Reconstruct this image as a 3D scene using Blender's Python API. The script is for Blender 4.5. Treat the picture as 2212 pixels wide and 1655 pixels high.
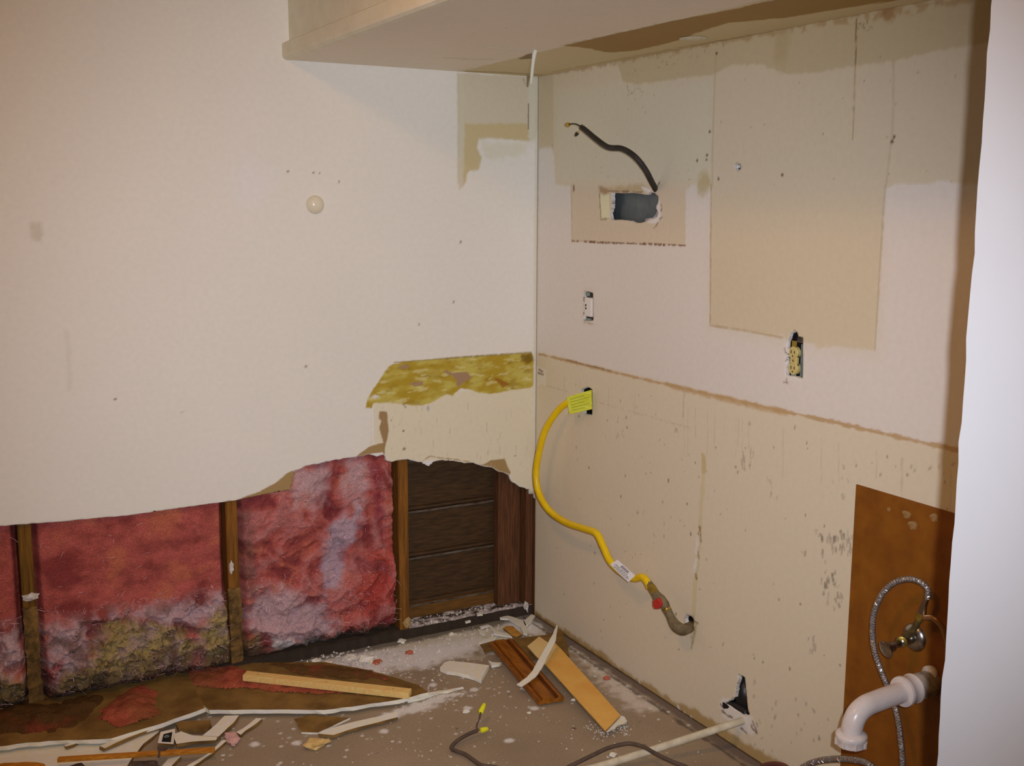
import bpy, math, random
import numpy as np
from mathutils import Vector, Matrix

for o in list(bpy.data.objects): bpy.data.objects.remove(o)
scene = bpy.context.scene
COL = scene.collection
random.seed(7)

# ------------------------------------------------------------------ camera
W, H, F = 2212.0, 1655.0, 2367.2
CP = np.array([-2.0028, -3.4526, 1.5536])
YAW, PITCH, ROLL = 0.5034, 0.1626, 0.0040
FW = np.array([math.sin(YAW)*math.cos(PITCH), math.cos(YAW)*math.cos(PITCH), -math.sin(PITCH)])
_rt = np.array([math.cos(YAW), -math.sin(YAW), 0.0]); _up = np.cross(_rt, FW)
RT = math.cos(ROLL)*_rt + math.sin(ROLL)*_up
UP = -math.sin(ROLL)*_rt + math.cos(ROLL)*_up
cd = bpy.data.cameras.new('camera'); cam = bpy.data.objects.new('camera', cd); COL.objects.link(cam)
cd.sensor_width = 36.0; cd.lens = F/W*36.0; cd.clip_start = 0.02; cd.clip_end = 60
mw = Matrix.Identity(4)
for i in range(3):
    mw[i][0] = RT[i]; mw[i][1] = UP[i]; mw[i][2] = -FW[i]; mw[i][3] = CP[i]
cam.matrix_world = mw
scene.camera = cam

# ------------------------------------------------------------------ light and exposure
scene.view_settings.view_transform = 'Standard'
scene.view_settings.look = 'None'
scene.view_settings.exposure = 0.0
scene.view_settings.gamma = 1.0
scene.view_settings.use_curve_mapping = False
wd = bpy.data.worlds.new('world'); scene.world = wd; wd.use_nodes = True
wd.node_tree.nodes['Background'].inputs[0].default_value = (0.8, 0.75, 0.7, 1)
wd.node_tree.nodes['Background'].inputs[1].default_value = 0.02

FLASH_POS = CP + RT*0.060 + UP*0.045 - FW*0.0
FLASH_ENERGY, FLASH_SIZE = 196.0, 70.0
LAMP_POS = (-1.75, -1.75, 2.40)
LAMP_ENERGY = 8.0
fl_ = bpy.data.lights.new('camera_flash', 'SPOT'); fl_.energy = FLASH_ENERGY; fl_.color = (0.92, 0.945, 1.06)
fl_.spot_size = math.radians(FLASH_SIZE); fl_.spot_blend = 1.0; fl_.shadow_soft_size = 0.012
flo = bpy.data.objects.new('camera_flash', fl_); COL.objects.link(flo)
tgt = CP + (FW + RT*(-60)/F - UP*(40)/F)*3.0
flo.location = FLASH_POS
flo.rotation_euler = Vector(tgt - FLASH_POS).to_track_quat('-Z', 'Y').to_euler()

fl2 = bpy.data.lights.new('camera_flash_spill', 'SPOT'); fl2.energy = FLASH_ENERGY*.075; fl2.color = fl_.color   # soft outer rim of the flash beam
fl2.spot_size = math.radians(125); fl2.spot_blend = 1.0; fl2.shadow_soft_size = 0.012
flo2 = bpy.data.objects.new('camera_flash_spill', fl2); COL.objects.link(flo2); flo2.location = FLASH_POS; flo2.rotation_euler = flo.rotation_euler

# ------------------------------------------------------------------ pixel <-> place
def ray(px, py): return FW + (px-W/2)/F*RT - (py-H/2)/F*UP
def on(px, py, axis, val):
    d = ray(px, py); t = (val-CP[axis])/d[axis]; return CP + t*d
def wl(p, y=0.0): q = on(p[0], p[1], 1, y); return (q[0], q[2])          # point of the left wall
def wr(p, x=0.0): q = on(p[0], p[1], 0, x); return (q[1], q[2])          # point of the right wall
def fl(p, z=0.0): q = on(p[0], p[1], 2, z); return (q[0], q[1])          # point of the floor
def rp(p, x): return tuple(on(p[0], p[1], 0, x))
def fp(p, z): return tuple(on(p[0], p[1], 2, z))
def lp(p, y): return tuple(on(p[0], p[1], 1, y))
def Zm(x0, y0, s): return lambda pts: [(x0+a/s, y0+b/s) for a, b in pts]  # enlarged crop -> photo

# ------------------------------------------------------------------ noise
def _tab(seed):
    r = np.random.RandomState(seed); p = r.permutation(256); a = r.rand(256)*2*np.pi
    return np.concatenate([p, p]), np.cos(a), np.sin(a)
_T = {}
def pn(x, y, seed=0):
    if seed not in _T: _T[seed] = _tab(seed)
    p, gx, gy = _T[seed]
    x = np.asarray(x, float); y = np.asarray(y, float)
    xi = np.floor(x).astype(int); yi = np.floor(y).astype(int); xf = x-xi; yf = y-yi
    u = xf*xf*xf*(xf*(xf*6-15)+10); v = yf*yf*yf*(yf*(yf*6-15)+10)
    def g(ix, iy, dx, dy):
        h = p[(p[ix & 255]+iy) & 511]; return gx[h]*dx+gy[h]*dy
    a = g(xi, yi, xf, yf); b = g(xi+1, yi, xf-1, yf); c = g(xi, yi+1, xf, yf-1); d = g(xi+1, yi+1, xf-1, yf-1)
    return (a+u*(b-a)+v*(c-a+u*(a-b-c+d)))*1.5
def fbm(x, y, o=4, seed=0):
    s = 0.0; a = 0.5; f = 1.0
    for i in range(o):
        s = s+a*pn(x*f, y*f, seed+i); f *= 2.03; a *= 0.5
    return s
def rid(x, y, o=4, seed=0):
    s = 0.0; a = 0.5; f = 1.0
    for i in range(o):
        s = s+a*(1-np.abs(pn(x*f, y*f, seed+i))*2); f *= 2.1; a *= 0.5
    return s
def sst(a, b, x): t = np.clip((x-a)/(b-a), 0, 1); return t*t*(3-2*t)

# ------------------------------------------------------------------ colours: sRGB to linear; A() = surface colour whose lit look is the given one
def lin(c): c = c/255.0; return c/12.92 if c <= .04045 else ((c+.055)/1.055)**2.4
def L3(r, g, b): return np.array([lin(r), lin(g), lin(b)])
def A(r, g, b, k=1.0): return np.clip(L3(r, g, b)/(np.array([.63, .53, .47])*k), 0.002, 0.88)

# ------------------------------------------------------------------ materials
MATS = {}
def mat(name, c1, c2=None, scale=12.0, rough=0.75, bump=0.0, bscale=80.0, spec=0.3, metal=0.0, stretch=(1, 1, 1), detail=6, lo=.35, hi=.65, coat=0.0):
    if name in MATS: return MATS[name]
    m = bpy.data.materials.new(name); m.use_nodes = True; nt = m.node_tree; N = nt.nodes; K = nt.links
    b = N['Principled BSDF']; b.inputs['Roughness'].default_value = rough; b.inputs['Metallic'].default_value = metal
    b.inputs['Specular IOR Level'].default_value = spec; b.inputs['Coat Weight'].default_value = coat
    tc = N.new('ShaderNodeTexCoord'); mp = N.new('ShaderNodeMapping'); mp.inputs['Scale'].default_value = stretch
    K.new(tc.outputs['Object'], mp.inputs['Vector'])
    if c2 is not None:
        n = N.new('ShaderNodeTexNoise'); n.inputs['Scale'].default_value = scale; n.inputs['Detail'].default_value = detail
        n.inputs['Roughness'].default_value = 0.6
        K.new(mp.outputs[0], n.inputs['Vector'])
        r = N.new('ShaderNodeValToRGB'); r.color_ramp.elements[0].position = lo; r.color_ramp.elements[1].position = hi
        r.color_ramp.elements[0].color = (*c1, 1); r.color_ramp.elements[1].color = (*c2, 1)
        K.new(n.outputs['Fac'], r.inputs[0]); K.new(r.outputs[0], b.inputs['Base Color'])
    else: b.inputs['Base Color'].default_value = (*c1, 1)
    if bump:
        n2 = N.new('ShaderNodeTexNoise'); n2.inputs['Scale'].default_value = bscale; n2.inputs['Detail'].default_value = 4
        K.new(mp.outputs[0], n2.inputs['Vector'])
        bp = N.new('ShaderNodeBump'); bp.inputs['Strength'].default_value = bump; bp.inputs['Distance'].default_value = 0.004
        K.new(n2.outputs['Fac'], bp.inputs['Height']); K.new(bp.outputs[0], b.inputs['Normal'])
    MATS[name] = m; return m
def vmat(name, rough=0.7, bump=0.1, bscale=140.0, var=0.08, vscale=300.0, spec=0.25, dist=0.002, sub=0.0):
    m = bpy.data.materials.new(name); m.use_nodes = True; nt = m.node_tree; N = nt.nodes; K = nt.links
    b = N['Principled BSDF']; b.inputs['Roughness'].default_value = rough; b.inputs['Specular IOR Level'].default_value = spec
    a = N.new('ShaderNodeVertexColor'); a.layer_name = 'Col'
    tc = N.new('ShaderNodeTexCoord'); n = N.new('ShaderNodeTexNoise'); n.inputs['Scale'].default_value = vscale; n.inputs['Detail'].default_value = 3
    K.new(tc.outputs['Object'], n.inputs['Vector'])
    mr = N.new('ShaderNodeMapRange'); mr.inputs['From Min'].default_value = .3; mr.inputs['From Max'].default_value = .7
    mr.inputs['To Min'].default_value = 1-var; mr.inputs['To Max'].default_value = 1+var
    K.new(n.outputs['Fac'], mr.inputs['Value'])
    mx = N.new('ShaderNodeVectorMath'); mx.operation = 'SCALE'
    K.new(a.outputs[0], mx.inputs[0]); K.new(mr.outputs[0], mx.inputs['Scale']); K.new(mx.outputs[0], b.inputs['Base Color'])
    n2 = N.new('ShaderNodeTexNoise'); n2.inputs['Scale'].default_value = bscale; n2.inputs['Detail'].default_value = 3
    K.new(tc.outputs['Object'], n2.inputs['Vector'])
    bp = N.new('ShaderNodeBump'); bp.inputs['Strength'].default_value = bump; bp.inputs['Distance'].default_value = dist
    K.new(n2.outputs['Fac'], bp.inputs['Height']); K.new(bp.outputs[0], b.inputs['Normal'])
    return m

gypsum = mat('gypsum', A(190, 174, 160), A(150, 132, 118), 70, .9, .4, 200, .1)
gypsum_fl = mat('gypsum_scrap', A(206, 184, 156, .82), A(186, 163, 134, .82), 60, .9, .3, 160, .1)
kraft = mat('kraft_paper', A(116, 84, 42, .9), A(84, 58, 28, .9), 9, .85, .2, 120, .1)
kraft_lt = mat('kraft_paper_light', A(150, 118, 75), A(132, 100, 60), 30, .85, .2, 120, .1)
studwood = mat('stud_wood', A(105, 68, 22), A(70, 45, 15), 14, .8, .3, 60, .15, stretch=(9, 9, .6))
stud_lt = mat('stud_wood_warm', A(118, 72, 25), A(85, 50, 18), 14, .8, .3, 60, .15, stretch=(9, 9, .6))
corner_wood = mat('corner_stud_wood', A(92, 55, 32), A(62, 36, 20), 16, .8, .3, 60, .15, stretch=(9, 9, .6))
siding_m = mat('siding_wood', A(70, 46, 24), A(42, 27, 13), 18, .6, .3, 50, .3, stretch=(.8, 6, 9))
lap_m = mat('siding_lap_highlight', A(100, 86, 74), A(48, 34, 22), 26, .7, .3, 60, .2, stretch=(.7, 4, 4), lo=.42, hi=.62)  # dusty lap edge, with its highlight painted in as a lighter tone
siding_low = mat('siding_wood_low', A(108, 68, 26), A(78, 48, 18), 18, .6, .3, 50, .3, stretch=(.8, 6, 9))
plate_m = mat('plate_wood', A(90, 78, 68), A(40, 30, 22), 30, .9, .5, 90, .1, detail=9, lo=.42, hi=.58)
orange_m = mat('hardboard_orange', A(118, 66, 12), A(102, 54, 8), 14, .55, .06, 150, .35)
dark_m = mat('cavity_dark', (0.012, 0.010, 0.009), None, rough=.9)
black_m = mat('black_plastic', (0.012, 0.012, 0.012), None, rough=.4, spec=.4)
cable_m = mat('cable_dark', A(48, 38, 30, .9), A(34, 27, 22, .9), 40, .6, spec=.3)
cord_m = mat('cord_brown', A(62, 46, 36, .6), A(48, 36, 28, .6), 30, .6, spec=.3)
wnut_m = mat('wire_nut_yellow', A(185, 165, 20, .7), None, rough=.4, spec=.4)
wnut_o = mat('wire_nut_amber', A(150, 105, 20), None, rough=.45, spec=.4)
yel_m = mat('gas_hose_yellow', A(205, 158, 5), A(190, 142, 2), 20, .35, spec=.45)
ytag_m = mat('yellow_tag', A(175, 165, 20), A(190, 185, 70), 25, .5, stretch=(1, 1, 6), spec=.3)
tag_m = mat('paper_label', A(205, 190, 180), A(195, 180, 170), 30, .5)
print_m = mat('label_print', A(95, 82, 76), None, rough=.7)
iron_m = mat('gas_pipe_iron', A(110, 90, 62), A(78, 62, 40), 40, .65, .3, 120, .3)
brass_m = mat('brass', A(150, 118, 45), A(110, 85, 30), 40, .35, metal=.7, spec=.5)
red_m = mat('valve_red', A(150, 38, 28), None, rough=.5)
pvc_m = mat('pvc_white', A(190, 170, 158), A(178, 158, 146), 20, .28, spec=.5)
pvc_d = mat('pvc_stub', A(140, 122, 105), A(95, 78, 62), 35, .5)
chrome_m = mat('chrome_dull', (.45, .42, .38), (.3, .28, .25), 30, .28, metal=1.0)
metal_m = mat('duct_sheet_metal', A(92, 92, 88), A(62, 64, 62), 14, .5, .1, 60, .4, metal=.35, lo=.3, hi=.7)
steel_m = mat('galvanised_steel', A(130, 135, 122), A(105, 110, 100), 30, .45, metal=.4)
ivory_m = mat('receptacle_ivory', A(178, 152, 92), A(165, 138, 78), 30, .4, spec=.4)
white_dev = mat('receptacle_white', A(196, 178, 162), None, rough=.45, spec=.4)
rust_m = mat('rusty_box', A(110, 88, 72), A(72, 52, 42), 60, .7, .3, 100)
lath_m = mat('pine_lath', A(196, 150, 90, .8), A(178, 128, 70, .8), 12, .7, .1, 60, .2, stretch=(1.5, 12, 12))
stick_m = mat('stained_stick', A(150, 92, 20, .75), A(118, 66, 10, .75), 14, .55, .1, 60, .3, stretch=(1.5, 10, 10))
mould_m = mat('stained_moulding', A(116, 64, 10, .72), A(88, 44, 5, .72), 16, .45, .08, 60, .4, stretch=(6, 1, 6))
mould_dk = mat('moulding_groove', A(74, 34, 5, .65), A(58, 25, 4, .65), 16, .5, .08, 60, .3)
hardb_m = mat('hardboard_tan', A(182, 128, 62, .75), A(168, 114, 50, .75), 10, .75, .05, 90, .2)
hardb_lt = mat('hardboard_pale', A(190, 145, 95, .75), A(178, 132, 82, .75), 10, .75, .05, 90, .2)
paint_m = mat('painted_trim', A(197, 177, 150), A(190, 170, 142), 14, .6, .05, 60)
knob_m = mat('door_bumper', A(196, 176, 148), A(190, 170, 142), 14, .22, spec=.5)
vinyl_m = mat('caulk', A(185, 172, 150), None, rough=.6)
room_m = mat('room_paint', (.74, .70, .62), (.70, .66, .58), 3, .8)
near_m = mat('near_wall_paint', (.60, .63, .66), (.57, .60, .63), 2.2, .65, .05, 120)
fluff_m = vmat('insulation_fibre', .95, .9, 260, .22, 220, .05, .006)
wallv = vmat('wall_paint', .62, .05, 160, .02, 60, .25, .001)
soffv = vmat('soffit_paint', .6, .05, 160, .02, 60, .25, .001)
floorv = vmat('concrete_floor', .8, .25, 220, .10, 160, .2, .0015)

# ------------------------------------------------------------------ mesh helpers
WORLD = {}
def new_obj(name, me, org, parent=None):
    o = bpy.data.objects.new(name, me); COL.objects.link(o)
    if parent is not None:
        o.parent = parent; o.location = Vector(org)-Vector(WORLD[parent.name])
    else: o.location = org
    WORLD[o.name] = tuple(org); return o
def build(name, verts, faces, mats, parent=None, smooth=False, mi=None, org=None, cols=None):
    v = np.asarray(verts, float)
    if org is None:
        lo, hi = v.min(0), v.max(0); org = np.array([(lo[0]+hi[0])/2, (lo[1]+hi[1])/2, lo[2]])
    org = np.asarray(org, float); v = v-org
    me = bpy.data.meshes.new(name)
    if isinstance(faces, np.ndarray):
        nf = len(faces); k = faces.shape[1]
        me.vertices.add(len(v)); me.vertices.foreach_set('co', v.ravel())
        me.loops.add(nf*k); me.loops.foreach_set('vertex_index', faces.ravel().astype(np.int32))
        me.polygons.add(nf); me.polygons.foreach_set('loop_start', np.arange(0, nf*k, k, dtype=np.int32))
        me.update(calc_edges=True)
    else: me.from_pydata([tuple(x) for x in v], [], faces)
    for m in (mats if isinstance(mats, (list, tuple)) else [mats]): me.materials.append(m)
    if mi is not None: me.polygons.foreach_set('material_index', np.asarray(mi, np.int32))
    if smooth: me.polygons.foreach_set('use_smooth', np.ones(len(me.polygons), bool))
    if cols is not None:
        at = me.color_attributes.new('Col', 'FLOAT_COLOR', 'POINT')
        at.data.foreach_set('color', np.concatenate([cols, np.ones((len(cols), 1))], 1).astype(np.float32).ravel())
    me.validate(); me.update()
    return new_obj(name, me, org, parent)
def thing(name, label, cat, loc, group=None):
    o = bpy.data.objects.new(name, None); COL.objects.link(o); o.location = loc; o.empty_display_size = .05
    o['label'] = label; o['category'] = cat
    if group: o['group'] = group
    WORLD[o.name] = tuple(loc); return o
def tag(o, label, cat, group=None, kind=None):
    o['label'] = label; o['category'] = cat
    if group: o['group'] = group
    if kind: o['kind'] = kind
    return o
def struct(o, label=None):
    o['kind'] = 'structure'
    if label: o['label'] = label
    return o
def boxvf(c, s, R=None):
    c = np.array(c, float); h = np.array(s, float)/2
    v = np.array([[x, y, z] for x in (-1, 1) for y in (-1, 1) for z in (-1, 1)], float)*h
    if R is not None: v = v@np.array(R).T
    f = [(0, 1, 3, 2), (4, 6, 7, 5), (0, 4, 5, 1), (2, 3, 7, 6), (0, 2, 6, 4), (1, 5, 7, 3)]
    return v+c, f
def bevel(o, w=.002, seg=2):
    m = o.modifiers.new('bevel', 'BEVEL'); m.width = w; m.segments = seg; m.limit_method = 'ANGLE'; return o
def box(name, c, s, m, parent=None, R=None, bv=0.0, org=None):
    v, f = boxvf(c, s, R); o = build(name, v, f, m, parent, org=org)
    if bv: bevel(o, bv)
    return o
def frame(a, b, up=(0, 0, 1)):
    d = np.array(b, float)-np.array(a, float); ln = np.linalg.norm(d); d /= ln
    s = np.cross(np.array(up, float), d); s /= np.linalg.norm(s); u = np.cross(d, s)
    return np.stack([d, s, u], 1), ln
def bar(name, a, b, w, t, m, parent=None, bv=.0015, seg=1, rough=0.0):
    R, ln = frame(a, b); c = (np.array(a)+np.array(b))/2
    return box(name, c, (ln, w, t), m, parent, R, bv)
def crom(pts, n=10):
    P = [np.array(p, float) for p in pts]; P = [2*P[0]-P[1]]+P+[2*P[-1]-P[-2]]; o = []
    for i in range(1, len(P)-2):
        for k in range(n):
            t = k/n; a, b, c, d = P[i-1], P[i], P[i+1], P[i+2]
            o.append(.5*((2*b)+(-a+c)*t+(2*a-5*b+4*c-d)*t*t+(-a+3*b-3*c+d)*t**3))
    o.append(P[-2]); return o
def tubevf(pts, r, sides=10, cap=True):
    P = np.array(pts, float); n = len(P); rr = np.full(n, r) if np.isscalar(r) else np.asarray(r, float)
    T = np.gradient(P, axis=0); T /= np.linalg.norm(T, axis=1)[:, None]+1e-12
    a = np.array([0, 0, 1.0]) if abs(T[0][2]) < .9 else np.array([1.0, 0, 0])
    nrm = np.cross(T[0], a); nrm /= np.linalg.norm(nrm); V = []
    for i in range(n):
        nrm = nrm-T[i]*np.dot(nrm, T[i]); nrm /= np.linalg.norm(nrm); bn = np.cross(T[i], nrm)
        for k in range(sides):
            an = 2*math.pi*k/sides; V.append(P[i]+rr[i]*(math.cos(an)*nrm+math.sin(an)*bn))
    Fc = []
    for i in range(n-1):
        for k in range(sides):
            k2 = (k+1) % sides; Fc.append((i*sides+k, i*sides+k2, (i+1)*sides+k2, (i+1)*sides+k))
    if cap: Fc.append(tuple(range(sides))[::-1]); Fc.append(tuple((n-1)*sides+k for k in range(sides)))
    return V, Fc
def tube(name, pts, r, m, parent=None, sides=10, smooth=True, res=10, spline=True, cap=True):
    p = crom(pts, res) if spline and len(pts) > 2 else [np.array(q, float) for q in pts]
    if not np.isscalar(r): r = np.interp(np.linspace(0, 1, len(p)), np.linspace(0, 1, len(r)), r)
    v, f = tubevf(p, r, sides, cap); return build(name, v, f, m, parent, smooth)
def lathe(name, prof, org, axis, m, parent=None, sides=24, smooth=True):
    ax = np.array(axis, float); ax /= np.linalg.norm(ax)
    a = np.array([0, 0, 1.0]) if abs(ax[2]) < .9 else np.array([1.0, 0, 0])
    s = np.cross(ax, a); s /= np.linalg.norm(s); t = np.cross(ax, s); V = []; Fc = []
    for (r, h) in prof:
        for k in range(sides):
            an = 2*math.pi*k/sides; V.append(np.array(org)+ax*h+max(r, 1e-5)*(math.cos(an)*s+math.sin(an)*t))
    for i in range(len(prof)-1):
        for k in range(sides):
            k2 = (k+1) % sides; Fc.append((i*sides+k, i*sides+k2, (i+1)*sides+k2, (i+1)*sides+k))
    Fc.append(tuple(range(sides))[::-1]); Fc.append(tuple((len(prof)-1)*sides+k for k in range(sides)))
    o = build(name, V, Fc, m, parent, smooth)
    if smooth:
        e = o.modifiers.new('edges', 'EDGE_SPLIT'); e.split_angle = math.radians(40)
    return o
def roughpoly(pts, step=.02, amp=.002, seed=1):
    r = random.Random(seed); o = []
    n = len(pts)
    for i in range(n):
        a = np.array(pts[i], float); b = np.array(pts[(i+1) % n], float); k = max(1, int(np.linalg.norm(b-a)/step))
        for j in range(k):
            q = a+(b-a)*j/k
            if j: q = q+np.array([r.uniform(-amp, amp), r.uniform(-amp, amp)])
            o.append(tuple(q))
    return o
def slab(name, pts_px, z, t, mats, parent=None, amp=.002, step=.025, seed=1, tilt=None, side=0, bottom=0):
    """flat piece on the floor: outline from photo on the plane of its top face, thickness t. mats=[top, side/bottom]"""
    P = [fl(p, z+t) for p in pts_px]
    a = sum(P[i][0]*P[(i+1) % len(P)][1]-P[(i+1) % len(P)][0]*P[i][1] for i in range(len(P)))
    if a < 0: P = P[::-1]
    P = roughpoly(P, step, amp, seed); n = len(P)
    r = random.Random(seed+99)
    dz = tilt or (lambda x, y: 0.0)
    top = [(x, y, z+t+dz(x, y)) for x, y in P]
    bot = [(x+r.uniform(-amp, amp)*1.5, y+r.uniform(-amp, amp)*1.5, z+dz(x, y)) for x, y in P]
    f = [tuple(range(n)), tuple(range(2*n-1, n-1, -1))]; mi = [0, 1]
    for i in range(n): j = (i+1) % n; f.append((i, n+i, n+j, j)); mi.append(1)
    return build(name, top+bot, f, mats, parent, mi=mi)

# polygon tools (vectorised)
def poly_in(P, X, Y):
    ins = np.zeros(X.shape, bool); n = len(P)
    for i in range(n):
        x1, y1 = P[i]; x2, y2 = P[(i+1) % n]
        if y1 == y2: continue
        c = ((y1 > Y) != (y2 > Y)) & (X < (x2-x1)*(Y-y1)/(y2-y1)+x1); ins ^= c
    return ins
def poly_near(P, X, Y, closed=True):
    d = np.full(X.shape, 1e9); cx = X.copy(); cy = Y.copy(); n = len(P)
    for i in range(n if closed else n-1):
        x1, y1 = P[i]; x2, y2 = P[(i+1) % n]; dx, dy = x2-x1, y2-y1; l = dx*dx+dy*dy+1e-15
        t = np.clip(((X-x1)*dx+(Y-y1)*dy)/l, 0, 1); qx = x1+t*dx; qy = y1+t*dy; dd = np.hypot(X-qx, Y-qy)
        m = dd < d; d = np.where(m, dd, d); cx = np.where(m, qx, cx); cy = np.where(m, qy, cy)
    return d, cx, cy
class Paint:
    """colour layers with a shape of their own (old paint, adhesive, dirt) on a wall's own coordinates"""
    def __init__(s, X, Y, base): s.X = X; s.Y = Y; s.c = np.tile(np.array(base, float), (len(X), 1))
    def box(s, P, m):
        P = np.array(P); return np.nonzero((s.X > P[:, 0].min()-m) & (s.X < P[:, 0].max()+m) & (s.Y > P[:, 1].min()-m) & (s.Y < P[:, 1].max()+m))[0]
    def mixin(s, i, a, col):
        a = np.clip(a, 0, 1)[:, None]; col = np.asarray(col); s.c[i] = s.c[i]*(1-a)+col*a
    def poly(s, P, col, al=1.0, soft=.003, wob=.003, wf=40, seed=3, fade=None):
        i = s.box(P, soft+wob*2+.01)
        if not len(i): return
        x, y = s.X[i], s.Y[i]; d, _, _ = poly_near(P, x, y); sd = np.where(poly_in(P, x, y), d, -d)
        sd = sd+wob*2*fbm(x*wf, y*wf, 3, seed); a = sst(-soft, soft, sd)*al
        if fade is not None: a = a*fade(x, y)
        s.mixin(i, a, col)
    def line(s, P, w, col, al=1.0, soft=.002, wob=.002, wf=60, seed=5, brk=0.0, bf=30):
        i = s.box(P, w+soft+wob*2+.01)
        if not len(i): return
        x, y = s.X[i], s.Y[i]; d, _, _ = poly_near(P, x, y, False); d = d+wob*2*fbm(x*wf, y*wf, 3, seed)
        a = (1-sst(w-soft, w+soft, d))*al
        if brk: a = a*sst(-.1, .15, fbm(x*bf, y*bf, 3, seed+9)-brk+.3)
        s.mixin(i, a, col)
    def spot(s, p, r, col, al=1.0, soft=.5, asp=1.0, seed=1):
        i = np.nonzero((abs(s.X-p[0]) < 2.2*r) & (abs(s.Y-p[1]) < 2.2*r*max(1, asp)))[0]
        if not len(i): return
        d = np.hypot(s.X[i]-p[0], (s.Y[i]-p[1])/asp)/r+.5*fbm(s.X[i]*.9/r, s.Y[i]*.9/r, 2, seed)
        s.mixin(i, (1-sst(1-soft, 1+soft*.4, d))*al, col)
def axis_pts(*segs):
    o = []
    for a, b, st in segs:
        n = max(1, int(round(abs(b-a)/st))); o += list(np.linspace(a, b, n, endpoint=False))
    o.append(segs[-1][1]); return np.array(o)
def wall_grid(name, us, vs, holes, to3, thick, paint, mats, parent=None, extra=None, smooth=False):
    U, V = np.meshgrid(us, vs); nu, nv = len(us), len(vs); X = U.ravel().copy(); Y = V.ravel().copy()
    du = np.gradient(us); dv = np.gradient(vs); res = np.minimum(*np.meshgrid(np.abs(du), np.abs(dv))).ravel()
    ii = np.arange(nu*nv).reshape(nv, nu)
    Fq = np.stack([ii[:-1, :-1], ii[:-1, 1:], ii[1:, 1:], ii[1:, :-1]], -1).reshape(-1, 4)
    keep = np.ones(len(Fq), bool)
    for P in holes:
        Pa = np.array(P); m = .02
        s = np.nonzero((X > Pa[:, 0].min()-m) & (X < Pa[:, 0].max()+m) & (Y > Pa[:, 1].min()-m) & (Y < Pa[:, 1].max()+m))[0]
        d, cx, cy = poly_near(P, X[s], Y[s]); k = d < res[s]*.62
        X[s[k]] = cx[k]; Y[s[k]] = cy[k]
    for P in holes:
        mx = X[Fq].mean(1); my = Y[Fq].mean(1); keep &= ~poly_in(P, mx, my)
    Fq = Fq[keep]
    used = np.zeros(nu*nv, bool); used[Fq.ravel()] = True; idx = np.cumsum(used)-1
    X = X[used]; Y = Y[used]; Fq = idx[Fq]
    cols = paint(X, Y)
    V3 = to3(X, Y, 0.0)
    e = np.concatenate([Fq[:, [0, 1]], Fq[:, [1, 2]], Fq[:, [2, 3]], Fq[:, [3, 0]]])
    key = np.sort(e, 1); kk = key[:, 0].astype(np.int64)*len(X)+key[:, 1]
    _, inv, cnt = np.unique(kk, return_inverse=True, return_counts=True); be = e[cnt[inv] == 1]
    bv = np.unique(be); bi = np.full(len(X), -1); bi[bv] = np.arange(len(bv))+len(X)
    jit = np.random.RandomState(3).uniform(-1, 1, (2, len(bv)))*.0012
    Vb = to3(X[bv]+jit[0], Y[bv]+jit[1], thick)
    side = np.stack([be[:, 1], be[:, 0], bi[be[:, 0]], bi[be[:, 1]]], 1)
    Va = np.concatenate([V3, Vb]); Fa = np.concatenate([Fq, side])
    mi = np.concatenate([np.zeros(len(Fq)), np.ones(len(side))])
    ca = np.concatenate([cols, cols[bv]])
    if extra is not None:
        ev, ef, ec = extra; Fa = np.concatenate([Fa, np.array(ef)+len(Va)]); Va = np.concatenate([Va, ev]); ca = np.concatenate([ca, ec]); mi = np.concatenate([mi, np.zeros(len(ef))])
    return build(name, Va, Fa, mats, parent, smooth, mi, org=(0, 0, 0), cols=ca)

ZS = 1.994            # underside of the soffit
SD, SF = 0.3208, 0.9205   # old cabinet depth, soffit depth
BS = 1.016            # top of the old backsplash
CEIL = 2.46

# colours of the paints
WHITE = A(197, 180, 163); WHITE_R = A(193, 174, 158); CREAM = A(188, 166, 138); OLD = A(184, 161, 133); TAN = A(168, 144, 108)
YEL = A(172, 146, 102); PAPER = A(140, 108, 66); GLUE = A(150, 118, 30); GLUE2 = A(168, 145, 66); GLUE3 = A(118, 84, 14); BROWN = A(128, 92, 44)

# ================================================================== LEFT WALL (y = 0)
z2 = Zm(600, 950, 3.377); z4 = Zm(780, 740, 4.868); z1 = Zm(560, 0, 3.2529)
tear = [(-420, 1172), (-250, 1158), (-100, 1146), (0, 1137), (70, 1131), (141, 1126), (210, 1119), (273, 1114), (330, 1106), (371, 1100), (440, 1090), (507, 1081), (545, 1073), (575, 1067), (605, 1061), (626, 1058), (632, 1040), (637, 1017)] + \
       z2([(200, 195), (290, 175), (400, 150), (480, 138), (560, 128), (620, 122), (665, 108), (720, 122), (765, 108), (785, 118), (795, 150), (830, 160), (862, 152), (920, 142), (1000, 155), (1050, 165), (1075, 186), (1100, 192), (1135, 160), (1200, 152), (1290, 158), (1360, 170), (1420, 170), (1480, 188), (1560, 205), (1610, 232), (1690, 258), (1703, 305), (1740, 322), (1765, 345), (1800, 352), (1840, 378), (1852, 395), (1875, 410)])
tear_w = [wl(p) for p in tear]
tear_w = [(max(x, -2.37), z) if i < 3 else (x, z) for i, (x, z) in enumerate(tear_w)]
rr = random.Random(4)
t2 = []
for i in range(len(tear_w)-1):
    (xa, za), (xb, zb) = tear_w[i], tear_w[i+1]; n = max(1, int(math.hypot(xb-xa, zb-za)/.012))
    for k in range(n):
        j = .0016 if xa > -1.0 else .0008
        t2.append((xa+(xb-xa)*k/n+rr.uniform(-j, j), za+(zb-za)*k/n+rr.uniform(-j, j)))
t2.append(tear_w[-1])
opening = t2+[(0.0005, t2[-1][1]-.012), (0.0005, -.02), (t2[0][0], -.02)]
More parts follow.
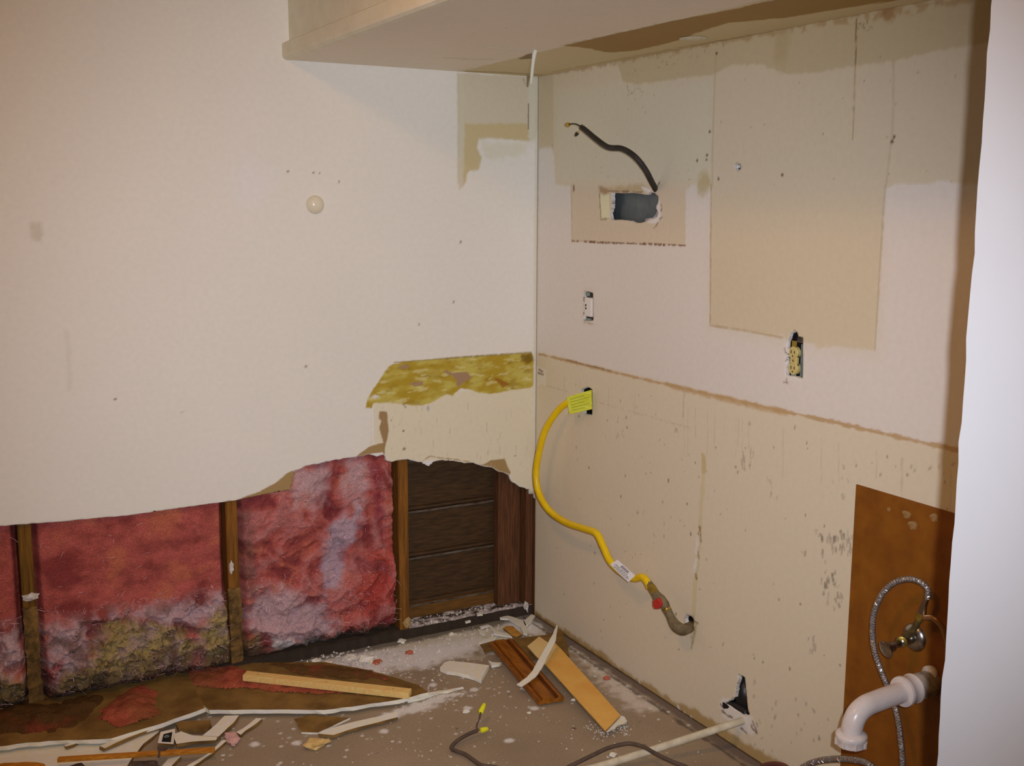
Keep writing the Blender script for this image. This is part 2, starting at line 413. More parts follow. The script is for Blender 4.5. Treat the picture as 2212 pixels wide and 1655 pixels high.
patch_px = z1([(1390, 512), (1398, 900), (1395, 1290), (1410, 1330), (1440, 1310), (1460, 1215), (1500, 1195), (1540, 1190), (1560, 1110), (1530, 1040), (1540, 975), (1600, 965), (1700, 972), (1890, 990), (1935, 985), (1960, 900), (1968, 540)])
def paint_left(X, Y):
    p = Paint(X, Y, WHITE)
    p.c *= (1+.03*fbm(X*2.2, Y*2.2, 3, 11))[:, None]
    wlp = lambda pts: [wl(q) for q in pts]
    p.poly(wlp(patch_px), A(180, 160, 134), 1, .004, .003, 50)
    p.poly(wlp(z1([(1440, 870), (1885, 868), (1895, 990), (1600, 968), (1540, 975), (1530, 1040), (1560, 1110), (1540, 1190), (1470, 1205), (1440, 1290), (1425, 1200), (1445, 950)])), YEL, .9, .006, .004, 50, 8)
    p.poly(wlp(z1([(1410, 520), (1440, 520), (1440, 1200), (1412, 1290)])), A(180, 164, 136), .7, .006, .003)
    p.poly(wlp(z1([(1890, 530), (1965, 540), (1950, 1000), (1900, 1000)])), A(185, 172, 150), .6, .01, .003)
    p.poly(wlp(z1([(1560, 1000), (1880, 1010), (1870, 1085), (1700, 1120), (1600, 1100), (1570, 1050)])), A(184, 168, 140), .6, .012, .01, 30, 12)
    p.line(wlp(z1([(1892, 730), (1890, 820), (1892, 908)])), .0022, A(70, 50, 30), .85, .001, .001)
    p.line(wlp(z1([(1855, 555), (1868, 590)])), .002, A(100, 80, 55), .8)
    p.line(wlp(z1([(1398, 520), (1396, 1250)])), .0025, A(178, 160, 130), .8)
    # older paint under the counter
    p.poly(wlp([(803, 862), (1152, 830), (1156, 1090), (1090, 1040), (800, 1000)]), A(192, 172, 142), .95, .004, .003)
    p.line(wlp([(804, 878), (806, 960)]), .004, A(205, 192, 178), .9)
    # adhesive left by the backsplash
    g = z4([(330, 225), (400, 208), (500, 195), (1000, 155), (1400, 128), (1790, 105), (1815, 140), (1818, 300), (1812, 470), (1700, 488), (1600, 500), (1450, 530), (1350, 545), (1240, 530), (1150, 500), (1050, 482), (990, 530), (960, 562), (900, 545), (800, 600), (730, 640), (660, 658), (560, 665), (480, 655), (300, 635), (130, 635), (115, 690), (50, 690), (60, 600), (120, 500), (240, 320), (280, 260)])
    G = wlp(g); i = p.box(G, .02); x, y = X[i], Y[i]
    d, _, _ = poly_near(G, x, y); sd = np.where(poly_in(G, x, y), d, -d)+.004*fbm(x*60, y*60, 3, 31)
    a = sst(-.002, .003, sd)
    n1 = fbm(x*9, y*26, 4, 21); n2 = fbm(x*16, y*34, 3, 25); tt = sst(-.25, .3, n1)[:, None]
    cc = np.array(GLUE)*(1-tt)+np.array(GLUE2)*tt; t3 = sst(.08, .40, n2)[:, None]*.45; cc = cc*(1-t3)+np.array(GLUE3)*t3
    t4 = sst(.18, .3, fbm(x*14, y*60, 3, 27))[:, None]*.5; cc = cc*(1-t4)+A(190, 172, 118)*t4
    p.mixin(i, a, cc)
    for q, al in ((z4([(390, 250), (470, 232), (520, 245), (480, 275), (410, 278)]), .9), (z4([(860, 295), (910, 300), (960, 318), (1120, 312), (1160, 375), (1080, 420), (1020, 465), (1000, 440), (1005, 395), (960, 350), (900, 330)]), 1), (z4([(510, 425), (560, 418), (650, 412), (650, 450), (570, 462), (530, 450)]), .95)):
        p.poly(wlp(q), A(140, 106, 76), al, .0015, .0015)
    p.poly(wlp(z4([(1400, 370), (1470, 385), (1550, 440), (1490, 480), (1440, 420)])), A(128, 72, 18), .8, .003, .004)
    p.poly(wlp(z4([(1690, 130), (1800, 115), (1812, 190), (1740, 230), (1690, 180)])), A(98, 70, 14), .8, .006, .006)
    p.poly(wlp(z4([(95, 580), (150, 545), (200, 575), (140, 590)])), A(215, 205, 185), .8, .002, .002)
    p.line(wlp(z4([(350, 208), (700, 183), (1000, 158), (1790, 104)])), .0025, A(120, 98, 44), .7, .001, .001)
    p.line(wlp(z4([(440, 650), (468, 680)])), .0018, A(60, 48, 40), .9)
    p.spot(wlp(z4([(705, 690)]))[0], .006, A(140, 130, 140), .7, asp=2)
    # torn face paper
    for q in ([(515, 1079), (560, 1062), (597, 1042), (620, 1022), (640, 1014), (633, 1040), (627, 1060), (575, 1069)], z2([(560, 132), (600, 100), (660, 55), (700, 38), (775, 22), (782, 118), (760, 105), (700, 112), (640, 125)]), z2([(1470, 190), (1500, 178), (1560, 148), (1605, 145), (1655, 137), (1672, 180), (1697, 240), (1692, 262), (1600, 232), (1530, 200)])):
        p.poly(wlp(q), PAPER, 1, .0015, .0015)
    p.poly(wlp(z4([(190, 725), (275, 728), (285, 850), (292, 930), (268, 1040), (255, 1090), (248, 1180), (225, 1100), (235, 1060), (215, 980), (190, 900), (215, 830), (185, 800)])), A(135, 102, 66), 1, .0015, .0015)
    for q in (z2([(660, 112), (680, 100), (765, 95), (780, 122), (720, 122)]), z2([(1060, 160), (1110, 150), (1200, 152), (1140, 180), (1100, 196), (1075, 190)])):
        p.poly(wlp(q), A(212, 204, 196), 1, .001, .001)
    p.line(wlp(z2([(1060, 152), (1115, 118), (1160, 130), (1300, 145), (1420, 165)])), .0018, PAPER, .9, .001, .0015)
    p.line([wl(q) for q in tear[17:]], .003, A(208, 196, 184), .6, .001, .0015, 90)
    # marks
    p.poly(wlp([(62, 485), (85, 482), (90, 500), (86, 522), (64, 520)]), A(178, 160, 140), .8, .01, .01, 40)
    p.spot(wl((545, 390)), .085, A(203, 187, 172), .5, .6)
    p.poly(wlp([(138, 715), (150, 715), (155, 840), (147, 845)]), A(184, 166, 148), .5, .006, .004)
    for (q, r) in (((623, 370), .004), ((676, 373), .004), ((690, 374), .003), ((733, 392), .003), ((250, 862), .004), ((395, 890), .004), ((660, 792), .0045), ((980, 652), .0035), ((995, 523), .003), ((871, 931), .004), ((873, 970), .006), ((655, 150 + 490), .0025), ((905, 700), .0025)):
        p.spot(wl(q), r, A(95, 75, 55), .85)
    for (q, r) in (((1113, 985), .004), ((845, 1168-260), .003), ((872, 931), .004)): p.spot(wl(q), r, A(110, 90, 70), .8)
    rs = np.random.RandomState(5)
    for k in range(70):
        q = (rs.uniform(820, 1150), rs.uniform(870, 1000)); p.line([wl(q), wl((q[0]+rs.uniform(-2, 2), q[1]+rs.uniform(3, 22)))], .0012, A(165, 145, 118), rs.uniform(.2, .7), .001, .0005)
    p.line([wl((1160, 170)), wl((1157, 470)), wl((1155, 760)), wl((1155, 1080))], .006, A(176, 158, 132), .4, .004, .003)
    return p.c
to_left = lambda u, v, d: np.stack([u, np.full_like(u, d), v], 1)
ex_v = np.array([[-4.6, 0, 0], [-2.45, 0, 0], [-2.45, 0, CEIL], [-4.6, 0, CEIL]]); ex_f = [[0, 1, 2, 3]]; ex_c = np.tile(WHITE, (4, 1))
wall_left = wall_grid('wall_left', axis_pts((-2.45, -.82, .007), (-.82, 0.0, .0036)), axis_pts((0, .5, .02), (.5, 1.06, .0036), (1.06, 1.62, .008), (1.62, 2.0, .0036), (2.0, CEIL, .02)),
                      [opening], to_left, .0127, paint_left, [wallv, gypsum], extra=(ex_v, ex_f, ex_c))
struct(wall_left, 'off-white painted left wall with its bottom torn open')

# framing behind the torn drywall
YI = .0135; YO = .1025
def vstud(px, zt, m, w=.038, lean=0.0, x=None):
    x0 = on(px, 1140, 1, YI)[0] if x is None else x
    v, f = boxvf((x0, (YI+YO)/2, (.038+zt)/2), (w, YO-YI, zt-.038))
    o = build('stud', v, f, m, wall_left); bevel(o, .003); return o, x0
s0, X0 = vstud(0, 1.5, studwood, x=-2.375)
s1, X1 = vstud(52, 1.5, studwood)
s2, X2 = vstud(501, 1.5, stud_lt)
s3, X3 = vstud(872, 1.5, stud_lt)
o = box('corner_stud', (-.080, .075, .77), (.094, .04, 1.46), corner_wood, wall_left, bv=.003)
o = box('corner_board', (-.0155, .050, .77), (.030, .07, 1.46), corner_wood, wall_left, bv=.002)
# plate with dust on it
nx, ny = 200, 24
gx, gy = np.meshgrid(np.linspace(-2.42, -.002, nx), np.linspace(YI, YO, ny)); gz = .038+.004*fbm(gx*40, gy*40, 3, 77)
zz = Zm(840, 1300, 5.821)
pc = np.tile(A(62, 48, 36), (nx*ny, 1)); t = (sst(-.12, .25, fbm(gx*28, gy*28, 4, 78)+.2*sst(.0, .03, .06-gy))*sst(X3-.02, X3+.03, gx)).ravel()[:, None]
pc = pc*(1-t)+A(176, 158, 150)*t
ii = np.arange(nx*ny).reshape(ny, nx); Fq = np.stack([ii[:-1, :-1], ii[:-1, 1:], ii[1:, 1:], ii[1:, :-1]], -1).reshape(-1, 4)
V = np.stack([gx.ravel(), gy.ravel(), gz.ravel()], 1)
fr = np.concatenate([np.stack([gx[0], gy[0]+.004, gz[0]], 1), np.stack([gx[0], gy[0]+.012*np.abs(fbm(gx[0]*14, gx[0]*0, 3, 5)), np.full(nx, -.004)], 1)]); nV = len(V)
side = np.array([[nV+i, nV+nx+i, nV+nx+i+1, nV+i+1] for i in range(nx-1)])
pcs = np.tile(A(48, 36, 27), (2*nx, 1))*(1+.5*fbm(np.concatenate([gx[0], gx[0]])*40, np.zeros(2*nx), 3, 6))[:, None]
build('bottom_plate', np.concatenate([V, fr]), np.concatenate([Fq, side]), [floorv], wall_left, cols=np.concatenate([pc, pcs]))
# siding seen from behind, lap over lap
zl = [np.mean([on(889, 1104, 1, YO)[2], on(1100, 1074, 1, YO)[2]]), np.mean([on(892, 1205, 1, YO)[2], on(1100, 1169, 1, YO)[2]]), np.mean([on(896, 1305, 1, YO)[2], on(1100, 1267, 1, YO)[2]])]
ed = [zl[2]-.19, zl[2], zl[1], zl[0], zl[0]+.19, zl[0]+.38, zl[0]+.57, zl[0]+.76]
for k in range(len(ed)-1):
    a, b = ed[k], ed[k+1]
    v = []; hgt = b-a
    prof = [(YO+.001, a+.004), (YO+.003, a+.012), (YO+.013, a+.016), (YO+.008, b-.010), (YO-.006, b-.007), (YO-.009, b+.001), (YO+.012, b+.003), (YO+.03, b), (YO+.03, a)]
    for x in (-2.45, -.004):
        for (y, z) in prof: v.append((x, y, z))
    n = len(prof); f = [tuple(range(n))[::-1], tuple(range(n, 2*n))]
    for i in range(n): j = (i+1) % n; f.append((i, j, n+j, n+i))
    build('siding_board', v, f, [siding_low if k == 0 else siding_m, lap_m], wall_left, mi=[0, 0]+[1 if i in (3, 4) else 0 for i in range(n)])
box('cavity_dark_sheet', (-1.22, .142, .9), (2.44, .012, 1.85), dark_m, wall_left)  # near-black sheet standing in for the shade behind the framing

# ================================================================== RIGHT WALL (x = 0)
z5 = Zm(1100, 750, 2.547); z7 = Zm(950, 0, 2.9554); z8 = Zm(1480, 0, 1.8388); zb = Zm(1180, 380, 4.868); zo = Zm(1640, 680, 9.7375); zh = Zm(1500, 1420, 5.53); zg = Zm(1260, 1180, 7.373)
W_ = lambda pts: [wr(q) for q in pts]
hole_box = zb([(690, 178), (800, 182), (900, 178), (1000, 190), (1050, 200), (1090, 172), (1140, 180), (1175, 215), (1180, 260), (1168, 300), (1150, 335), (1168, 372), (1178, 400), (1160, 430), (1130, 452), (1080, 455), (1040, 482), (990, 496), (940, 495), (890, 475), (780, 462), (680, 465), (668, 400), (690, 330)])
hole_r1 = zb([(395, 1215), (440, 1218), (490, 1230), (494, 1340), (494, 1520), (440, 1530), (392, 1518), (392, 1360)])
hole_r2 = zo([(590, 560), (625, 480), (640, 400), (690, 380), (712, 320), (770, 350), (805, 400), (830, 450), (870, 470), (915, 480), (915, 600), (910, 1330), (830, 1335), (760, 1300), (640, 1290), (560, 1290), (570, 900)])
hole_c = [(1255, 842), (1268, 835), (1279, 841), (1279, 897), (1262, 895), (1256, 880)]
hole_g = zg([(1640, 1090), (1720, 1120), (1760, 1180), (1752, 1260), (1745, 1330), (1690, 1310), (1640, 1240), (1620, 1160)])
hole_s = [(1593+9*math.cos(k*.7)*(.8+.25*math.sin(k*2.3)), 360+10*math.sin(k*.7)*(.85+.2*math.cos(k*3.1))) for k in range(9)]
hole_p = zh([(515, 205), (560, 215), (600, 240), (612, 330), (622, 450), (640, 630), (660, 685), (600, 702), (540, 660), (480, 620), (430, 580), (368, 545), (400, 525), (430, 515), (445, 490), (480, 480), (495, 400), (505, 330), (530, 255)])
def paint_right(X, Y):
    p = Paint(X, Y, WHITE_R)
    p.c *= (1+.03*fbm(X*2.5, Y*2.5, 3, 41))[:, None]
    # below the old counter line
    low = [(0.01, BS), W_([(2110, 982)])[0], (-2.6, BS-.01), (-2.6, -.05), (0.01, -.05)]
    p.poly(low, CREAM, 1, .004, .001)
    # old paint above
    old = [(1160, 150), (1163, 330), (1172, 316), (1190, 315), (1197, 335), (1200, 398), (1232, 402), (1235, 522), (1360, 526), (1480, 530), (1481, 412), (1490, 402), (1505, 396), (1525, 400), (1536, 405), (1535, 550), (1534, 703), (1600, 712), (1680, 728), (1690, 720), (1700, 738), (1760, 742), (1765, 752), (1800, 748), (1890, 757), (1900, 600), (1911, 410), (1935, 397), (2000, 398), (2040, 388), (2060, 396), (2115, 398), (2400, 405), (2400, -60), (1600, 60)]
    p.poly(W_(old), OLD, 1, .005, .003, 60, 43)
    p.poly(W_([(1235, 402), (1235, 522), (1480, 530), (1480, 405), (1400, 398)]), A(184, 159, 132), .9, .004, .002)
    p.poly(W_([(1538, 430), (1534, 703), (1700, 738), (1890, 757), (1908, 430)]), A(182, 160, 126), .55, .05, .01, fade=lambda x, y: sst(1.65, 1.3, y)*1.0)
    p.poly(W_([(1200, 190), (1320, 180), (1540, 170), (1540, 395), (1480, 400), (1205, 390)]), A(182, 166, 140), .7, .03, .02)
    # band under the soffit
    p.poly(W_([(1165, 150), (1195, 150), (1196, 320), (1165, 320)]), A(170, 148, 116), .6, .006, .004)
    band = [(1332, 132), (1345, 175), (1375, 182), (1480, 168), (1540, 162), (1575, 142), (1640, 138), (1665, 148), (1700, 160), (1760, 158), (1820, 146), (1940, 130), (2020, 110), (2120, 95), (2400, 60), (2400, -60), (1948, 10), (1480, 95)]
    p.poly(W_(band), TAN, .85, .004, .003, 50, 47)
    p.line(W_([(1195, 157), (1480, 103), (1948, 22), (2100, -5)]), .008, A(138, 98, 52), .55, .006, .008, 25, 49, .1)
    p.spot(W_([(1920, 30)])[0], .022, A(130, 85, 40), .7)
    p.spot(W_([(1690, 90)])[0], .035, A(158, 132, 92), .6, asp=2)
    for q, w, c, al in (([(1547, 110), (1541, 260), (1538, 400)], .004, A(160, 138, 100), .5), ([(1850, 40), (1848, 140)], .0022, A(110, 72, 30), .85), ([(1848, 140), (1842, 302)], .0018, A(150, 118, 72), .75), ([(1932, 60), (1928, 280), (1914, 400)], .003, A(165, 145, 112), .6), ([(1912, 400), (1890, 757)], .0022, A(160, 138, 105), .8), ([(1536, 400), (1534, 700)], .0025, A(150, 122, 80), .75), ([(1235, 400), (1235, 522)], .002, A(158, 134, 102), .7), ([(1534, 703), (1620, 716), (1690, 730)], .0025, A(158, 128, 88), .7)):
        p.line(W_(q), w, c, al, .0015, .001)
    p.line(W_([(1235, 521), (1300, 524), (1360, 526), (1420, 528), (1480, 531)]), .0028, A(105, 62, 32), .95, .001, .0015, 80, 51, .15, 60)
    p.spot(W_(zb([(290, 130)]))[0], .006, A(95, 58, 30), .9, asp=2.5)
    p.spot(W_([(1520, 398)])[0], .03, A(160, 135, 88), .7, asp=1.3)
    # around the duct hole
    p.poly(W_(zb([(570, 190), (660, 195), (668, 460), (570, 455)])), A(196, 180, 140), .95, .002, .001)
    p.line(W_(zb([(560, 190), (575, 460), (660, 445)])), .003, A(110, 82, 48), .7, .0015, .002, 80, 53, .1)
    p.poly(W_(zb([(555, 110), (640, 130), (660, 160), (620, 200), (560, 185)])), A(132, 92, 48), .75, .008, .006)
    p.poly(W_(zb([(640, 130), (780, 110), (960, 90), (1050, 100), (1080, 165), (900, 172), (690, 172)])), A(160, 130, 84), .7, .01, .006)
    p.line(W_(zb([(650, 158), (760, 165), (900, 165), (1010, 172)])), .0022, A(92, 62, 32), .7, .001, .0015)
    p.poly(W_(zb([(1000, 120), (1040, 115), (1110, 160), (1090, 180), (1040, 165)])), A(210, 202, 190), .9, .002, .003)
    p.line(W_(zb([(1195, 60), (1170, 110)])), .002, A(70, 45, 30), .9)
    p.poly(W_(zb([(1165, 250), (1190, 260), (1200, 330), (1215, 420), (1170, 490), (1080, 505), (1060, 480), (1140, 450), (1178, 400), (1150, 340)])), A(205, 192, 178), .85, .003, .004)
    p.line(W_(zb([(1205, 300), (1218, 330), (1210, 365)])), .0018, A(110, 80, 62), .9)
    p.line(W_(zb([(1175, 490), (1160, 520), (1130, 555)])), .0016, A(125, 95, 70), .9)
    p.line(W_(zb([(1195, 455), (1218, 435)])), .002, A(100, 70, 60), .9)
    # outlets' surrounds
    p.poly(W_(zb([(385, 1190), (500, 1190), (500, 1560), (385, 1560)])), A(186, 162, 136), .6, .012, .006)
    p.line(W_(zb([(400, 1535), (440, 1545), (490, 1560)])), .003, A(130, 110, 92), .5, .002, .003, 80, 3, .1)
    p.poly(W_(zo([(520, 560), (590, 560), (575, 900), (560, 1290), (640, 1300), (840, 1345), (930, 1340), (930, 600), (960, 560), (1000, 1400), (500, 1400)])), A(196, 178, 164), .5, .006, .003)
    for q in ([(580, 1340), (580, 1430)], [(510, 1425), (600, 1435)], [(930, 800), (915, 980)], [(540, 700), (560, 900)]): p.line(W_(zo(q)), .0016, A(120, 90, 70), .6)
    # counter line
    p.line(W_([(1165, 765), (1215, 777), (1320, 803), (1450, 833), (1560, 858), (1640, 877), (1760, 903), (1900, 935), (2085, 976)]), .0045, A(160, 122, 78), .85, .002, .004, 30, 55)
    p.line(W_([(1450, 834), (1640, 880), (1700, 892)]), .008, A(165, 128, 84), .7, .004, .004, 30, 56)
    p.line(W_([(1215, 776), (1320, 801)]), .0025, A(110, 72, 40), .7, .001, .002, 60, 57, .1)
    p.line(W_([(1180, 833), (1230, 848)]), .0015, A(160, 138, 112), .6); p.line(W_([(1282, 866), (1490, 925)]), .0013, A(160, 138, 112), .6)
    p.line(W_([(1478, 846), (1475, 900)]), .002, A(160, 138, 112), .7)
    p.poly(W_([(1158, 790), (1180, 800), (1180, 832), (1160, 832)]), A(196, 180, 164), .6, .006, .006)
    for q in ([(1164, 798), (1172, 803)], [(1163, 806), (1174, 809)]): p.line(W_(q), .0035, A(110, 82, 68), .9)
    # strip of old caulk
    p.line(W_([(1520, 985), (1520, 1025), (1517, 1065), (1513, 1120), (1511, 1160), (1505, 1220), (1502, 1260), (1498, 1330), (1500, 1360), (1496, 1385)]), .009, A(180, 158, 118), .85, .003, .004, 30, 61)
    p.poly(W_([(1515, 978), (1524, 985), (1526, 1022), (1516, 1025)]), A(170, 145, 100), .8, .003, .002)
    for q in ([(1512, 1140), (1514, 1170)], [(1505, 1185), (1510, 1205)], [(1501, 1232), (1505, 1250)], [(1510, 1150), (1507, 1165)]): p.line(W_(q), .004, A(120, 88, 55), .85, .002, .003)
    for q in ([(1508, 1160), (1504, 1195)], [(1504, 1210), (1500, 1235)]): p.line(W_(q), .006, A(206, 190, 168), .8, .002, .003)
    p.line(W_(zg([(1755, 1190), (1820, 1225)])), .003, A(120, 88, 50), .9)
    p.line(W_(zg([(1800, 1250), (1770, 1400), (1720, 1620)])), .003, A(150, 125, 80), .8)
    p.poly(W_(zg([(1640, 1080), (1740, 1100), (1780, 1200), (1760, 1300), (1620, 1260), (1600, 1150)])), A(70, 55, 42), .4, .006, .004)
    # scuffs
    rs = np.random.RandomState(12)
    def scuff(cx, cy, w, h, n, ln, al=.7, col=A(112, 94, 76), vert=True):
        for k in range(n):
            q = (cx+rs.normal()*w, cy+rs.normal()*h); dx, dy = (rs.uniform(-3, 3), rs.uniform(.3, 1)*ln) if vert else (rs.uniform(.3, 1)*ln, rs.uniform(-3, 3))
            p.line(W_([q, (q[0]+dx, q[1]+dy)]), rs.uniform(.0012, .0035), col, al*rs.uniform(.4, 1), .0015, .002)
    scuff(1800, 1170, 22, 14, 22, 18); scuff(1828, 1165, 8, 18, 14, 18); scuff(1795, 1262, 13, 18, 22, 14, .8); scuff(1812, 1290, 6, 10, 6, 10)
    scuff(1755, 1385, 6, 14, 8, 14, .6); scuff(1737, 1195, 3, 3, 3, 12, .5); scuff(1610, 985, 6, 8, 5, 24, .5); scuff(1625, 975, 5, 5, 4, 14, .5)
    scuff(1460, 930, 6, 4, 4, 6, .5); scuff(1335, 930, 10, 14, 6, 14, .5); scuff(1665, 1050, 10, 14, 6, 12, .35); scuff(1590, 1500, 30, 30, 6, 8, .5)
    scuff(1735, 1560, 40, 40, 14, 8, .6); scuff(1640, 1590, 30, 25, 10, 8, .6); scuff(1400, 1085, 60, 80, 14, 6, .5); scuff(2000, 1010, 40, 8, 8, 6, .6)
    scuff(1745, 1030, 60, 30, 10, 10, .4); scuff(1770, 1590, 2, 2, 4, 8, .9)
    for k in range(150):
        q = (rs.uniform(1180, 2060), 0); yl = 790+(q[0]-1160)*.235; yh = min(1640, 1330+(q[0]-1160)*.68); q = (q[0], rs.uniform(yl, yh))
        p.spot(wr(q), rs.uniform(.0016, .0042), A(110, 88, 64), rs.uniform(.35, .9), asp=rs.uniform(.8, 2), seed=k % 7)
    for k in range(60):
        q = (rs.uniform(1190, 2090), rs.uniform(110, 400)); p.spot(wr(q), rs.uniform(.0014, .0032), A(115, 92, 68), rs.uniform(.3, .9), seed=k % 7)
    for (cx, cy, w, h, n) in ((1375, 190, 16, 22, 40), (1470, 120, 25, 14, 26), (1860, 55, 14, 8, 30), (1415, 125, 25, 10, 14), (1560, 90, 10, 16, 6)):
        for k in range(n): p.spot(wr((cx+rs.normal()*w, cy+rs.normal()*h)), rs.uniform(.0014, .003), A(105, 80, 55), rs.uniform(.4, .9))
    for q in ((1527, 335), (1526, 345), (1931, 296), (1927, 306), (1533, 285), (1506, 347), (1552, 386), (1690, 378), (1548, 115)): p.spot(wr(q), .005, A(80, 58, 40), .95)
    for k in range(26):
        x = rs.uniform(1200, 2060); y = 800+(x-1160)*.24; p.line(W_([(x, y), (x+rs.uniform(-2, 2), y+rs.uniform(20, 120))]), .0016, A(165, 145, 118), rs.uniform(.2, .6), .001, .0005)
    # grime near the floor
    gb = [(1150, 1318), (1215, 1358), (1262, 1385), (1300, 1408), (1352, 1452), (1400, 1478), (1450, 1512), (1500, 1532), (1560, 1570), (1600, 1600), (1660, 1632), (1750, 1680), (1750, 1760), (1140, 1345)]
    p.poly(W_(gb), A(150, 116, 66), .9, .008, .008, 25, 71)
    p.line(W_([(1157, 1331), (1300, 1428), (1400, 1500), (1560, 1603), (1640, 1655)]), .012, A(120, 84, 42), .8, .005, .006, 40, 73)
    for q in ((1465, 1525), (1478, 1540), (1492, 1548), (1380, 1470)): p.line(W_([q, (q[0]+5, q[1]+16)]), .004, A(205, 192, 178), .9, .002, .003)
    p.poly(W_(zh([(300, 560), (340, 480), (400, 500), (480, 620), (560, 690), (700, 720), (755, 880), (700, 920), (560, 900), (440, 800), (330, 690)])), A(196, 180, 166), .85, .004, .006)
    for q in (zh([(690, 760), (730, 850), (742, 905)]), zh([(560, 850), (620, 905)]), zh([(330, 640), (400, 700), (450, 715)]), zh([(310, 560), (350, 600)]), zh([(680, 810), (690, 850), (735, 890)])): p.line(W_(q), .0035, A(110, 78, 58), .85, .0015, .002)
    p.line([(-.004, 1.99), (-.004, 1.0), (-.004, 0)], .006, A(172, 152, 122), .5, .004, .003)
    return p.c
to_right = lambda u, v, d: np.stack([np.full_like(u, d), u, v], 1)
ex_v = np.array([[0, -2.45, 0], [0, -5.3, 0], [0, -5.3, CEIL], [0, -2.45, CEIL], [0, 0, 2.0], [0, -2.45, 2.0], [0, -2.45, CEIL], [0, 0, CEIL]], float); ex_f = [[0, 1, 2, 3], [4, 5, 6, 7]]; ex_c = np.tile(WHITE_R, (8, 1))
wall_right = wall_grid('wall_right', axis_pts((0, -1.92, .0038), (-1.92, -2.45, .02)), axis_pts((0, 2.0, .0038)),
                       [W_(h) for h in (hole_box, hole_r1, hole_r2, hole_c, hole_g, hole_s, hole_p)], to_right, .0127, paint_right, [wallv, gypsum], extra=(ex_v, ex_f, ex_c))
struct(wall_right, 'right kitchen wall of patchy old paint with holes where cabinets hung')
box('cavity_dark_sheet', (.10, -1.2, 1.0), (.01, 2.4, 2.0), dark_m, wall_right)  # near-black sheet gives the holes their cavity shade by colour
box('corner_stud', (.0262, .0495, 1.0), (.051, .095, 2.0), corner_wood, wall_right)

# ================================================================== SOFFIT over the right wall
def paint_soffit(X, Y):                                  # X = x, Y = y on the underside
    S_ = lambda pts: [fl(q, ZS) for q in pts]
    p = Paint(X, Y, A(195, 172, 149)); p.c *= (1+.03*fbm(X*3, Y*3, 3, 81))[:, None]
    p.poly([(-SD, .01), (-SD, -2.6), (.01, -2.6), (.01, .01)], A(178, 152, 112), .95, .003, .001)
    brown = z7([(760, 292), (900, 262), (1400, 150), (1921, 50)])+[(1750, -25), (1900, -60), (2200, -120), (2200, -40), (1786, 24), (1700, 38), (1578, 49), (1530, 62)]+z7([(1530, 255), (1400, 290), (1250, 322), (1120, 335), (1040, 330), (960, 310), (880, 300)])
    p.poly(S_(brown), A(135, 98, 46), 1, .005, .006, 30, 83)
    p.poly(S_(z7([(500, 375), (560, 345), (610, 335), (600, 372), (520, 380)])), A(100, 78, 44), .9, .004, .003)
    p.line(S_(z7([(110, 462), (350, 400), (500, 368)])), .003, A(205, 190, 165), .9, .001, .001)
    p.line(S_(z7([(620, 330), (850, 275), (1400, 150), (1921, 38)])+[(2000, -60)]), .003, A(200, 184, 156), .8, .001, .001)
    p.line(S_(z7([(300, 300), (450, 308), (620, 322)])), .004, A(210, 198, 178), .8, .002, .002)
    p.line(S_(z7([(40, 368), (180, 378), (330, 378)])), .008, A(165, 142, 104), .6, .006, .006)
    p.line(S_(z7([(180, 455), (400, 462), (640, 478)])), .012, A(130, 104, 64), .7, .008, .004)
    p.line(S_([(1195, 155), (1480, 101), (1948, 20)]), .006, A(140, 104, 60), .5, .004, .006, 30, 85)
    for q in ((1393, 26), (1135, 40), (1255, 60)): p.spot(fl(q, ZS), .006, A(215, 208, 195), .9)
    p.spot(fl((1095, 60), ZS), .004, A(140, 116, 84), .8)
    return p.c
to_s = lambda u, v, d: np.stack([u, v, np.full_like(u, ZS+d)], 1)
sof = wall_grid('soffit', axis_pts((0, -SF+.018, .005)), axis_pts((0, -1.6, .006), (-1.6, -3.4, .05)), [], to_s, .012, paint_soffit, [soffv, paint_m])
sof.name = 'trim_soffit'; WORLD['trim_soffit'] = (0, 0, 0); struct(sof, 'cream boxed soffit hanging from the ceiling over the right wall')
box('front_face', (-SF+.026, -1.70, (ZS+.052+CEIL)/2), (.016, 3.40, CEIL-ZS-.052), paint_m, sof)
v = []; prof = [(-SF+.020, ZS-.001), (-SF+.004, ZS+.0), (-SF-.004, ZS+.006), (-SF-.006, ZS+.014), (-SF-.005, ZS+.048), (-SF+.003, ZS+.053), (-SF+.020, ZS+.053)]
for y in (0.0, -3.4):
    for (x, z) in prof: v.append((x, y, z))
n = len(prof); f = [tuple(range(n)), tuple(range(2*n-1, n-1, -1))]
for i in range(n): j = (i+1) % n; f.append((i, n+i, n+j, j))
build('bottom_bead', v, f, paint_m, sof)
c = fp((1497, 82), ZS)
o = lathe('filled_screw_ring', [(.034, 0), (.038, .0015), (.034, .003), (.027, .0015), (.022, .003), (.016, .001), (.012, .003), (.001, .002)], (c[0], c[1], ZS), (0, 0, -1), mat('filler', A(190, 172, 146), A(178, 158, 128), 60, .7), sof)
# caulk bead that hangs loose from the soffit
cp_ = [fp((1157, 108), ZS-.001), None]
yc = cp_[0][1]; base = cp_[0]
pts = [base, lp((1154, 118), yc+.002), lp((1151, 140), yc+.004), lp((1149, 160), yc+.004), lp((1147, 182), yc)]
o = tube('caulk_strip', pts, [.006, .0065, .005, .005, .003], vinyl_m, None, 8)
tag(o, 'loose cream caulk strip dangling from the soffit near the corner', 'caulk strip')

